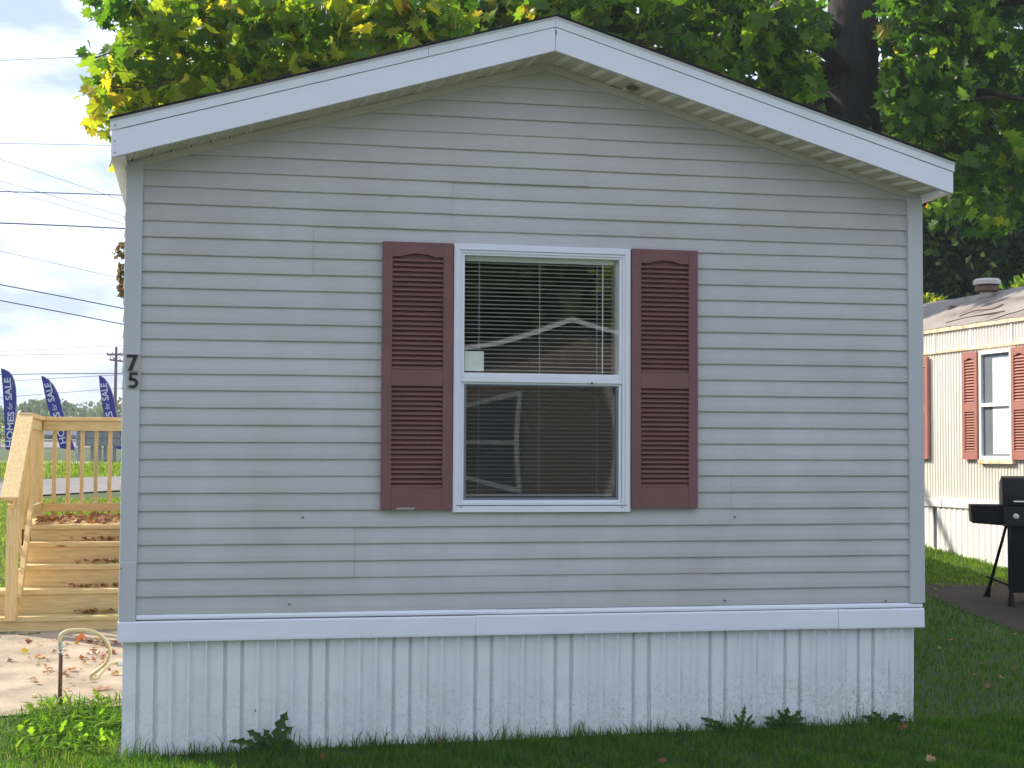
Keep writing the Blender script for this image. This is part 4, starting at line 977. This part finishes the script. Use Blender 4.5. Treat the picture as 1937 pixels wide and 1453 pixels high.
q = MB(); q.hexa([(s0_.x+.01, gY-.0, s1_.z), (gx0-.003, gY-.0, s1_.z-.02), (gx0-.003, gY+.34, s1_.z-.02), (s0_.x+.01, gY+.34, s1_.z), (s0_.x, gY-.0, s0_.z), (gx0-.003, gY-.0, s0_.z-.0), (gx0-.003, gY+.34, s0_.z), (s0_.x, gY+.34, s0_.z)]); q.build('side_shelf', MT['grill'], gr, bevel=.012)
MB().box(gx0+.07, gx1-.02, gY+.02, gY+.36, at(1905, 1122, gY).z, zb_-.004).build('cabinet', MT['grill'], gr, bevel=.006)
q_ = Matrix.Rotation(R(24), 3, 'Z') @ (g0-g1)+g1; g0r = V((q_.x, q_.y, g0.z))
for (top, foot) in (((gx0+.03, gY+.05, zb_), (g0r.x, g0r.y, g0r.z+.03)), ((gx0+.05, gY+.02, zb_), (g1.x+.005, gY-.02, g1.z+.05)), ((gx1-.04, gY+.03, zb_), (gx1+.02, gY-.02, gz(gx1, gY)+.03)), ((gx1-.04, gY+.36, zb_), (gx1+.02, gY+.45, gz(gx1, gY)+.03))):
    lg = MB().tube([V(top), V(foot)], [.014, .017], 8).build('leg', MT['grill'], gr)
    d = (V(foot)-V(top)).normalized(); MB().tube([V(foot)-d*.07, V(foot)+d*.0, V(foot)+d*.045], [.022, .030, .040], 10).build('foot_cap', MT['grill'], lg)
MB().bar(V((g0r.x, g0r.y, g0r.z+.20)), V((g1.x, gY-.01, g1.z+.19)), .02, .02).build('stretcher', MT['grill'], gr)

bpy.context.view_layer.update(); gr.rotation_euler.z = R(-24)

# ------------------------------------------------------------------ flags, mailboxes, car, utility pole, wires
def textmesh(s, size, bold=.0, shear=0):
    cu_ = bpy.data.curves.new('txt', 'FONT'); cu_.body = s; cu_.size = size; cu_.offset = bold; cu_.shear = shear; cu_.extrude = .002; cu_.align_x = 'LEFT'
    o = bpy.data.objects.new('txt', cu_); col.objects.link(o); dg = bpy.context.evaluated_depsgraph_get()
    me = bpy.data.meshes.new_from_object(o.evaluated_get(dg)); bpy.data.objects.remove(o); return me
FY = 27.0
def flag(left, right, base, label, words):
    """left and right edges as pixels top to bottom; words = [(text, pixel start, pixel end, bold, shear)] along the axis"""
    rr = random.Random(len(label)); lp = [at(x, y, FY) for x, y in left]; rp_ = [at(x, y, FY) for x, y in right]
    bt = at(*base, FY); bt.z = gz(bt.x, FY); t = thing('feather_flag', bt, label, 'flag', 'feather flags along the lane')
    def samp(pl, t_):
        f = t_*(len(pl)-1); i = min(int(f), len(pl)-2); return pl[i].lerp(pl[i+1], f-i)
    n, m_ = 24, 6; q = MB()
    for i in range(n+1):
        a, c2 = samp(lp, i/n), samp(rp_, i/n)
        for j in range(m_+1):
            p = a.lerp(c2, j/m_); p = V((p.x, FY+.02*math.sin(i*.5+j*.8)*(j/m_), p.z)); q.v.append(tuple(p))
    for i in range(n):
        for j in range(m_): q.f.append([i*(m_+1)+j, (i+1)*(m_+1)+j, (i+1)*(m_+1)+j+1, i*(m_+1)+j+1])
    cl = q.build('cloth', MT['flag'], t, smooth=True)
    MB().tube([samp(rp_, i/12)+V((0, .0, 0)) for i in range(13)], .011, 6).build('sleeve', MT['flag_edge'], cl)
    MB().tube([lp[0], samp(rp_, .25)+V((.006, .012, 0)), rp_[-1]+V((.0, .02, 0)), bt], .008, 6).build('rod', MT['pole_metal'], t)
    for (s, a, c2, bold, shear, hgt) in words:
        a3, c3 = at(*a, FY), at(*c2, FY); me = textmesh(s, 1.0, bold, shear); xs_ = [v.co.x for v in me.vertices]; w_ = max(xs_)-min(xs_); x0_ = min(xs_)
        ax = (c3-a3); ln_ = ax.length; ax.normalize(); up = V((-ax.z, 0, ax.x)); up = V((-1, 0, 0))-ax*(V((-1, 0, 0)).dot(ax)); up.normalize()
        hp_ = hgt*((a3-CAM).dot(fw)/CF)/.72
        for v in me.vertices:
            u = (v.co.x-x0_)/w_*ln_; vv = (v.co.y-.35)*hp_; v.co = a3+ax*u+up*vv+V((0, -.035+v.co.z, 0))
        link('lettering', me, MT['flag_text'], cl)
flag([(2, 699), (5, 735), (7, 767), (9, 810), (10.5, 850)], [(2, 697), (16, 702), (26, 714), (30, 735), (31, 760), (30, 785), (27, 815), (20, 852)], (20, 878),
     'navy feather flag at the left edge of the photo behind the stair rail', [('HOMES', (18, 846), (21, 779), .02, 0, 12), ('for', (19, 775), (19, 761), 0, .3, 9), ('SALE', (17, 757), (14, 715), .02, 0, 12)])
flag([(78, 712), (83, 738), (89, 766), (99, 796), (114, 848)], [(78, 711), (90, 716), (102, 729), (110, 745), (115, 764), (122, 788), (130, 815), (142, 852)], (148, 876),
     'leaning navy feather flag in the middle of the three above the deck rail', [('HOMES', (120, 839), (106, 780), .02, 0, 12), ('for', (104.5, 777), (100.5, 764), 0, .3, 9), ('SALE', (98, 760), (90, 725), .02, 0, 12)])
flag([(187, 711), (189, 735), (194, 770), (205, 815), (214, 848)], [(187, 710), (197, 715), (206, 727), (212, 742), (217, 764), (222, 790), (232, 820), (242, 852)], (248, 876),
     'leaning navy feather flag beside the grey corner post and utility pole', [('HOMES', (222, 840), (205, 779), .02, 0, 12), ('for', (204, 775), (201.5, 762), 0, .3, 9), ('SALE', (200, 758), (196, 725), .02, 0, 12)])
MYp = 24.0
for (px0, px1, lab) in ((144, 180, 'grey mailbox cluster on posts, leftmost behind the deck balusters'), (182, 205, 'grey mailbox cluster on posts, in the middle behind the deck balusters'), (210, 246, 'grey mailbox cluster on posts, half hidden by the grey corner post')):
    a, c2 = at(px0, 812, MYp), at(px1, 844, MYp); xm = (a.x+c2.x)/2; g_ = gz(xm, MYp); t = thing('mailbox_cluster', (xm, MYp, g_), lab, 'mailbox', 'mailbox clusters by the lane')
    bd = MB(); z0, z1 = c2.z, c2.z+.46; bd.prism([(a.x, MYp, z0), (a.x, MYp+.45, z0), (a.x, MYp+.45, z1), (a.x, MYp+.06, z1)][::-1], [(c2.x, MYp, z0), (c2.x, MYp+.45, z0), (c2.x, MYp+.45, z1), (c2.x, MYp+.06, z1)][::-1]); bo = bd.build('box', MT['mail'], t, bevel=.01)
    for i in range(2):
        for j in range(3): MB().box(a.x+.02+(c2.x-a.x-.04)*i/2+.006, a.x+.02+(c2.x-a.x-.04)*(i+1)/2-.006, MYp-.008, MYp+.03, z0+.03+j*.14, z0+.15+j*.14).build('door', MT['maildoor'], bo)
    for x in (a.x+.07, c2.x-.07): MB().box(x-.035, x+.035, MYp+.15, MYp+.22, g_-.05, z0).build('leg', MT['mail'], t)
# parked car on the road
CY = 88.0; cc = at(112, 826, CY); cg = gz(cc.x, CY)+.03; car = thing('parked_car', (cc.x-1.1, CY, cg), 'silver car on the far road glimpsed between the flags and the deck rail', 'car')
prof = [(-2.2, .30), (-2.25, .62), (-2.1, .82), (-1.3, .92), (-.7, 1.38), (.6, 1.42), (1.3, .98), (2.05, .88), (2.25, .65), (2.2, .30)]
q = MB(); q.prism([(cc.x-1.1+p[0], CY-.85, cg+p[1]) for p in prof], [(cc.x-1.1+p[0], CY+.85, cg+p[1]) for p in prof]); cb = q.build('body', MT['car'], car, bevel=.05)
q = MB(); gp = [(-1.15, .95), (-.66, 1.30), (.54, 1.34), (1.12, .98)]; q.prism([(cc.x-1.1+p[0], CY-.856, cg+p[1]) for p in gp][::-1], [(cc.x-1.1+p[0], CY-.852, cg+p[1]) for p in gp][::-1]); q.build('side_window', MT['carglass'], cb)
for dx in (-1.4, 1.4):
    for dy in (-.78, .78):
        wl = MB().lathe((0, 0, 0), [(.20, -.1), (.32, -.09), (.33, 0), (.32, .09), (.20, .1)], 20).build('wheel', MT['tyre'], car); wl.matrix_parent_inverse = Matrix(); wl.matrix_local = Matrix.Translation((dx, dy, .33)) @ Matrix.Rotation(R(90), 4, 'X')
        MB().lathe((0, 0, 0), [(.18, -.105), (.18, .105)], 14).build('rim', MT['chrome'], wl).matrix_parent_inverse = Matrix()
UY = 110.0; pt_, pbm = at(220, 656, UY), at(217, 800, UY)
up_ = thing('utility_pole', (pbm.x, UY, gz(pbm.x, UY)), 'reddish utility pole with two crossarms beside the corner post', 'pole')
MB().tube([(pbm.x, UY, gz(pbm.x, UY)-.5), (pbm.x, UY, 3.5), pt_], [.15, .14, .10], 10).build('pole', MT['utility'], up_)
for (pa, pc) in (((202, 671), (237, 671)), ((207, 680.5), (235, 684))):
    a, c2 = at(*pa, UY-.15), at(*pc, UY-.15); ca = MB().bar(a, c2, .12, .13).build('crossarm', MT['utility'], up_)
    for t in (.05, .3, .72, .95): p = a.lerp(c2, t); MB().lathe(p, [(.03, 0), (.06, .08), (.03, .22)], 8).build('insulator', MT['vent'], ca)
MB().bar(at(208, 673, UY-.2), at(219, 679, UY-.2), .04, .04).build('brace', MT['utility'], up_); MB().bar(at(232, 673, UY-.2), at(221, 679, UY-.2), .04, .04).build('brace', MT['utility'], up_)
def wire(a, c2, Y, r_, thick, label):
    d = (c2[1]-a[1])/(c2[0]-a[0]); x0, x1 = -260, 420; P = []
    for i in range(9):
        x = x0+(x1-x0)*i/8; P.append(at(x, a[1]+d*(x-a[0])+1.2*((x-120)/200)**2, Y))
    tag(MB().tube(P, r_, 6).build('power_line', MT['wire' if thick else 'wire_thin']), label, 'power line', 'power lines over the lane')
for (a, c2, Y, px, lab) in (((0, 114), (207, 106), 60, 1.1, 'topmost thin power line crossing the sky left of the maple'), ((0, 271), (208, 275), 60, 1.0, 'thin level power line meeting the left end of the white fascia'),
        ((0, 301), (237, 380), 70, .9, 'uppermost of three thin sloping power lines below the roof corner'), ((0, 342), (237, 410), 70, .9, 'middle of three thin sloping power lines below the roof corner'), ((0, 356), (237, 424), 70, .9, 'lowest of three thin sloping power lines below the roof corner'),
        ((0, 362), (237, 369), 50, 2.0, 'upper of two thick level power lines crossing the sky'), ((0, 421.5), (237, 432), 50, 2.6, 'lower of two thick level power lines crossing the sky'),
        ((0, 474.5), (217, 524), 70, 1.0, 'single thin sloping power line just left of the bronze young tree'), ((0, 538), (237, 584), 55, 2.2, 'upper of two thick sloping power lines below the bronze young tree'), ((0, 568), (237, 614), 55, 2.2, 'lower of two thick sloping power lines below the bronze young tree'),
        ((0, 665), (217, 654), 108, .8, 'faint power line running to the top of the utility pole'), ((0, 672), (202, 669), 108, 1.0, 'power line running to the upper crossarm of the utility pole'),
        ((0, 708), (237, 706), 108, 1.8, 'pale cable level with the tips of the flags'), ((0, 722), (220, 709), 108, 1.0, 'thin cable passing behind the middle flag near its tip'), ((0, 752), (217, 735), 108, 1.0, 'lowest cable, just above the distant woods')):
    wire(a, c2, Y, px*.5*(Y+9)/CF, px > 1.5, lab)
P = [at(x, 362+.2*abs((x-1900)/60), 16) for x in (1700, 1780, 1860, 1937, 2050)]
tag(MB().tube(P, .009, 6).build('power_line', MT['vent']), 'pale cable in front of the dark trees at the right edge', 'power line')

# ------------------------------------------------------------------ weeds, fallen leaves
def strap(b, base, dirv, length, width, lobes, rr, lift=.5, tint=.5):
    d = V((dirv[0], dirv[1], 0)).normalized(); n = lobes*2; side = V((-d.y, d.x, 0)); prev = None
    for i in range(n+1):
        t = i/n; h = lift*length*(1.3*t-1.0*t*t*(1.1 if lift < .8 else .5)); p = base+d*length*t*(1 if lift < .8 else .55)+V((0, 0, h))
        wv = width*(.25+.9*math.sin(math.pi*min(1, t*.9+.08)))*(1.0 if i % 2 else .45)*(1 if t < .97 else .15)
        a, c2 = p-side*wv, p+side*wv
        if prev: i0 = len(b.v); b.v += [tuple(prev[0]), tuple(prev[1]), tuple(c2), tuple(a)]; b.f.append([i0, i0+1, i0+2, i0+3]); b.c.append(tint)
        prev = (a+V((0, 0, rr.uniform(-.004, .004))), c2)
def wleaf(b, base, th, ln_, wd, lobes, rr, bend, yaw, tint):
    """a lobed leaf in a plane turned roughly to the lane: th from vertical, bending further over towards the tip"""
    n = lobes*3; p = base.copy(); prev = None; ang = R(th)
    ex = V((math.cos(yaw), -abs(math.sin(yaw)), 0))
    for i in range(n+1):
        t = i/n; d = ex*math.sin(ang)+V((0, 0, math.cos(ang))); nrm = ex*math.cos(ang)-V((0, 0, math.sin(ang)))
        env = math.sin(math.pi*(.12+.85*t))**.7*(.55+.6*t if t < .75 else 1.0*(1-t)/.25+.08); lob = (1.0, .75, .42)[i % 3] if 0 < i < n else .2
        w_ = wd*env*lob; l_, r_ = p-nrm*w_+V((0, -.006*lob, 0)), p+nrm*w_*rr.uniform(.8, 1.1)+V((0, -.006*lob, 0))
        if prev:
            i0 = len(b.v); b.v += [tuple(x) for x in (prev[0], prev[1], prev[2], l_, p, r_)]
            b.f += [[i0, i0+1, i0+4, i0+3], [i0+1, i0+2, i0+5, i0+4]]; b.c += [tint, tint]
        prev = (l_, p.copy(), r_); p = p+d*(ln_/n); ang += R(bend)/n
def weed(px, py, spec, label, seed):
    rr = random.Random(seed); g = hit(px, py); g.y = min(g.y, -.06); g = V((at(px, py, g.y).x, g.y, gz(g.x, g.y))); t = thing('weed', g, label, 'weed')
    for (th, ln_, wd, lob, bend) in spec:
        b_ = MB(); wleaf(b_, g+V((rr.uniform(-.015, .015), rr.uniform(-.02, .01), .005)), th, ln_, wd, lob, rr, bend, rr.uniform(-.5, .5) if rr.random() < .8 else rr.uniform(.6, 1.1), rr.random()); b_.build('leaf', MT['weed'], t)
weed(520, 1425, [(8, .27, .046, 5, 25), (14, .20, .042, 4, 50), (-12, .16, .035, 4, -40), (-38, .22, .040, 5, -35), (-62, .30, .030, 6, -30), (-75, .22, .030, 5, -20), (48, .16, .040, 4, 40), (66, .18, .036, 4, 30), (30, .12, .034, 3, 50), (-50, .14, .036, 4, -40), (78, .13, .03, 3, 15), (-25, .12, .034, 3, -30)], 'tall jagged leaved weed against the left half of the white skirting', 1)
weed(1372, 1376, [(-50, .20, .024, 7, -35), (-62, .16, .022, 6, -25), (-75, .13, .02, 5, -15), (-30, .10, .02, 4, -30), (60, .07, .018, 3, 20)], 'small arching weed with saw toothed leaves, leftmost right of the window', 2)
weed(1405, 1372, [(2, .17, .022, 6, 12), (22, .14, .018, 5, 20), (-20, .13, .018, 5, -18), (40, .10, .016, 4, 20), (-42, .09, .016, 4, -20)], 'slim upright weed between the arching weed and the bushy weed', 3)
weed(1486, 1378, [(0, .15, .028, 4, 15), (20, .16, .026, 4, 40), (-20, .15, .026, 5, -40), (45, .16, .026, 5, 40), (-48, .17, .026, 5, -35), (65, .14, .026, 4, 25), (-68, .15, .026, 4, -20), (10, .11, .028, 4, 60), (-8, .10, .03, 3, -60), (80, .1, .022, 3, 10), (-80, .1, .022, 3, -10)], 'bushy dark weed at the base of the skirting on the right', 4)
weed(1672, 1366, [(-60, .16, .026, 5, -30), (60, .17, .026, 5, 30), (30, .12, .024, 4, 40), (-30, .12, .024, 4, -40), (76, .14, .022, 4, 12), (-76, .12, .022, 4, -12)], 'low spreading weed near the right corner of the skirting', 5)
def lone_leaf(px, py, size, mat, label, Y=None, seed=1, tilt=35):
    g = hit(px, py) if Y is None else Y; rr = random.Random(seed); q = MB(); q.v = leaf_verts(size, .5, rr); q.f = [list(f) for f in LF]
    o = q.build('fallen_leaf', MT[mat]); o.location = g+V((0, 0, .035*size/.1*.6+.012)); o.rotation_euler = (R(tilt+rr.uniform(-8, 8)), R(rr.uniform(-25, 25)), rr.uniform(-1.5, 1.5)); tag(o, label, 'leaf', 'single fallen leaves')
lone_leaf(153, 1216, .11, 'leaf_orange', 'bright orange maple leaf on the pad under the hose', seed=2, tilt=60)
lone_leaf(47, 1240, .08, 'leaf_yellow', 'bright yellow leaf on the pad left of the standpipe', seed=3, tilt=50)
lone_leaf(220, 1224, .09, 'leaf_red', 'reddish leaf on the pad beside the white skirting corner', seed=4)
lone_leaf(55, 1222, .08, 'leaf_red', 'rust red leaf in front of the bottom step', seed=5)
lone_leaf(835, 1416, .085, 'leaf_red', 'red brown leaf on the grass at the middle of the skirting', seed=6, tilt=70)
lone_leaf(612, 1446, .085, 'leaf_red', 'red brown leaf at the bottom edge of the photo left of centre', seed=7, tilt=70)
lone_leaf(1708, 1388, .10, 'leaf_red', 'dark red leaf on shaded grass near the right skirting corner', seed=8)
lone_leaf(1760, 1449, .09, 'leaf_tan', 'tan leaf at the bottom edge of the photo right of the home', seed=9, tilt=45)
lone_leaf(1252, 1450, .07, 'leaf_red', 'small red brown leaf at the bottom edge below the window', seed=10)
rr = random.Random(77); b_ = MB()
def litter(p, s): add_leaf(b_, p, s, Matrix.Rotation(rr.uniform(0, 6.3), 3, 'Z') @ Matrix.Rotation(rr.uniform(-.5, .5), 3, 'X') @ Matrix.Rotation(rr.uniform(-.6, .6), 3, 'Y'), rr.uniform(.3, 1.2), rr, rr.random())
for _ in range(170):
    x, y = rr.uniform(LX0+.1, -2.7), LY0+.05+(LY1-LY0-.1)*rr.random(); litter(V((x, y, zd+rr.uniform(.015, .045))), rr.uniform(.07, .14))
for kx in range(4):
    for _ in range(26): litter(V((rr.uniform(-3.4, -2.6)*.5+rr.uniform(-3.0, -2.6)*.5, DY+run*kx+run-rr.uniform(.03, .12), tops[kx]+rr.uniform(.01, .03))), rr.uniform(.04, .09))
tag(b_.build('leaf_litter', MT['litter']), 'dry brown leaves strewn over the deck and its steps', 'leaves', kind='stuff')
b_ = MB()
for _ in range(80):
    px, py = rr.triangular(-10, 232, 200), rr.triangular(1202, 1340, 1215); g = hit(px, py)
    litter(g+V((0, 0, .025)), rr.uniform(.03, .07) if rr.random() < .75 else rr.uniform(.07, .10))
for _ in range(14): g = hit(rr.uniform(1748, 1930), rr.uniform(1040, 1330)); litter(g+V((0, 0, .04)), rr.uniform(.05, .09))
tag(b_.build('path_litter', MT['litter']), 'brown and rust leaves scattered on the pad and lawn', 'leaves', kind='stuff')

# ------------------------------------------------------------------ grass
rr = random.Random(5); gb = MB()
def blade(x, y, h, wd, lean):
    az = rr.uniform(0, 6.283); a2 = rr.uniform(0, 6.283); g = gz(x, y)-.004; dx, dy = math.cos(az)*wd, math.sin(az)*wd; lx, ly = math.cos(a2)*lean*h, math.sin(a2)*lean*h
    i = len(gb.v); gb.v += [(x-dx, y-dy, g), (x+dx, y+dy, g), (x+dx*.7+lx*.35, y+dy*.7+ly*.35, g+h*.6), (x-dx*.7+lx*.35, y-dy*.7+ly*.35, g+h*.6), (x+lx, y+ly, g+h*rr.uniform(.8, 1))]
    gb.f += [[i, i+1, i+2, i+3], [i+3, i+2, i+4]]; t = rr.random()*.9+.1*(rr.random() < .04); gb.c += [t, t]
def field(x0, x1, y0, y1, dens, h0, h1, ok=lambda x, y: True, wd=.0028):
    for _ in range(int((x1-x0)*(y1-y0)*dens)):
        x, y = rr.uniform(x0, x1), rr.uniform(y0, y1)
        if ok(x, y): blade(x, y, rr.uniform(h0, h1)*(.75+.5*math.sin(x*7+y*5)**2), wd*rr.uniform(.7, 1.4), rr.uniform(.1, .8))
field(-2.7, 3.6, -1.7, -.02, 3400, .035, .075)
field(-2.52, 2.5, -.10, -.015, 1500, .06, .15, wd=.003)
for _ in range(140):
    x_, y_ = rr.uniform(-2.6, 3.4), rr.uniform(-1.4, -.1)
    for _ in range(rr.randint(12, 30)): blade(x_+rr.gauss(0, .035), y_+rr.gauss(0, .035), rr.uniform(.05, .11), .0032, rr.uniform(.3, .9))
field(-5.6, -4.0, -1.5, f0.y-.1, 1000, .04, .085)
field(-4.0, -2.55, -1.5, f0.y+.05, 2600, .04, .085)
field(-3.1, -2.5, .3, f1.y+.15, 1300, .05, .11, wd=.004)
def insoil(x, y):
    d = V((x, y, gz(x, y)))-CAM; w_ = d.dot(fw); px = CW/2+CF*d.dot(cr)/w_; py = CH/2-CF*d.dot(cu)/w_
    return px < 1735 or not (1106 < py < 1118+(px-1735)*.42)
field(2.5, 6.6, -1.0, 9.0, 1500, .03, .07, insoil, .0034)
tag(gb.build('grass', MT['grass']), 'short dark green lawn grass around the home', 'grass', kind='stuff')
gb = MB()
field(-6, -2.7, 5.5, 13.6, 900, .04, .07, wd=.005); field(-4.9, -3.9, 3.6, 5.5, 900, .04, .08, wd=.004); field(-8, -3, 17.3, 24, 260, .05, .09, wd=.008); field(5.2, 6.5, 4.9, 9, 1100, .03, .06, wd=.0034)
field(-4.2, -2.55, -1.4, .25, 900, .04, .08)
tag(gb.build('sunny_grass', MT['grass_lit']), 'lawn grass in a painted sunlit tint by the lane and at the corner', 'grass', kind='stuff')
# broad leaved ground cover in the sun at the left corner
gb2 = MB(); rr2 = random.Random(8)
for _ in range(420):
    x, y = rr2.uniform(-3.15, -2.56), rr2.uniform(.05, f1.y+.15); g = V((x, y, gz(x, y)))
    az = rr2.uniform(0, 360); strap(gb2, g+V((0, 0, rr2.uniform(.005, .05))), (math.cos(R(az)), math.sin(R(az))), rr2.uniform(.05, .13), rr2.uniform(.010, .022), 3, rr2, rr2.uniform(.2, .9), rr2.uniform(.4, .95))
for _ in range(90):
    x = rr2.uniform(-4.2, -3.3); y = DY-rr2.uniform(.03, .16); g = V((x, y, gz(x, y))); az = rr2.uniform(0, 360)
    strap(gb2, g, (math.cos(R(az)), math.sin(R(az))), rr2.uniform(.04, .09), .012, 3, rr2, .6, rr2.uniform(.3, .9))
tag(gb2.build('ground_cover', MT['cover']), 'sunlit broad leaved weeds spilling over the pad edge at the corner', 'weeds', kind='stuff')

# ------------------------------------------------------------------ across the lane behind the camera (seen mirrored in the window)
BY = -22.0; bh = thing('brown_trailer_home', (4.5, BY, gz(4.5, BY)), 'brown sided home with white trim, seen mirrored in the window glass', 'house')
MB().box(2.4, 8.6, BY-8, BY, -.9, 2.75).build('wall', MT['brown'], bh)
q = MB(); q.prism([(2.4, BY, 2.75), (8.6, BY, 2.75), (5.5, BY, 3.7)][::-1], [(2.4, BY-8, 2.75), (8.6, BY-8, 2.75), (5.5, BY-8, 3.7)][::-1]); q.build('gable', MT['brown'], bh)
for s in (-1, 1): MB().bar((5.5, BY+.2, 3.78), (5.5+s*3.4, BY+.2, 2.72), .05, .07).build('fascia_board', MT['fascia'], bh); MB().bar((5.5+s*1.7, BY-4, 3.28), (5.5+s*1.71, BY-4, 3.279), 8.3, .01) ; q = MB().hexa([(5.5, BY-8.2, 3.80), (5.5+s*3.4, BY-8.2, 2.74), (5.5+s*3.4, BY+.22, 2.74), (5.5, BY+.22, 3.80), (5.5, BY-8.2, 3.84), (5.5+s*3.4, BY-8.2, 2.78), (5.5+s*3.4, BY+.22, 2.78), (5.5, BY+.22, 3.84)]); q.build('roof', MT['oldroof'], bh)
w2 = MB()
for bb in ((3.45, 3.53, .45, 1.95), (4.5, 4.58, .45, 1.95), (3.53, 4.5, .45, .53), (3.53, 4.5, 1.87, 1.95), (3.53, 4.5, 1.16, 1.22)): w2.box(bb[0], bb[1], BY, BY+.06, bb[2], bb[3])
w2o = w2.build('window', MT['white_vinyl'], bh); MB().box(3.53, 4.5, BY+.005, BY+.02, .53, 1.87).build('pane', MT['carglass'], w2o)
MB().box(6.3, 6.45, BY, BY+.05, -.9, 2.6).build('corner_trim', MT['cream'], bh)
blobs = [(V((1, -31, 6)), 3.6), (V((5, -32, 7)), 4.0), (V((9, -31, 6)), 3.6), (V((3, -33, 10)), 3.5), (V((7.5, -33, 10)), 3.5), (V((-2, -32, 8)), 3.6)]
blob_tree('broadleaf_tree', V((4.5, -32, -.95)), 'dark leafy tree mirrored in the upper window pane', blobs, .8, 'leaf_dark', 15000, .4, 41)
blobs = [(V((9, -26, 5.5)), 2.0), (V((10.5, -27, 7)), 2.4), (V((8.5, -27, 8)), 2.0)]
blob_tree('broadleaf_tree', V((9.6, -27, -.95)), 'sunlit green tree mirrored at the right of the upper window pane', blobs, .4, 'leaf', 2600, .25, 42)
ribbon('street', MT['asphalt'], [(-60, -16), (0, -16), (60, -16)], [(-60, -11), (0, -11), (60, -11)], .02)

# ------------------------------------------------------------------ haze
k = Mat('haze_air'); k.t.nodes.remove(k.b); pvn = k.n('ShaderNodeVolumePrincipled'); pvn.inputs['Color'].default_value = (.86, .92, 1, 1); pvn.inputs['Density'].default_value = .0006; pvn.inputs['Anisotropy'].default_value = .2
k.l(pvn.outputs[0], k.o.inputs['Volume'])
tag(MB().box(-1600, 1600, -1600, 2700, -6, 16).build('haze', k.m), kind='stuff')
bpy.context.view_layer.update()
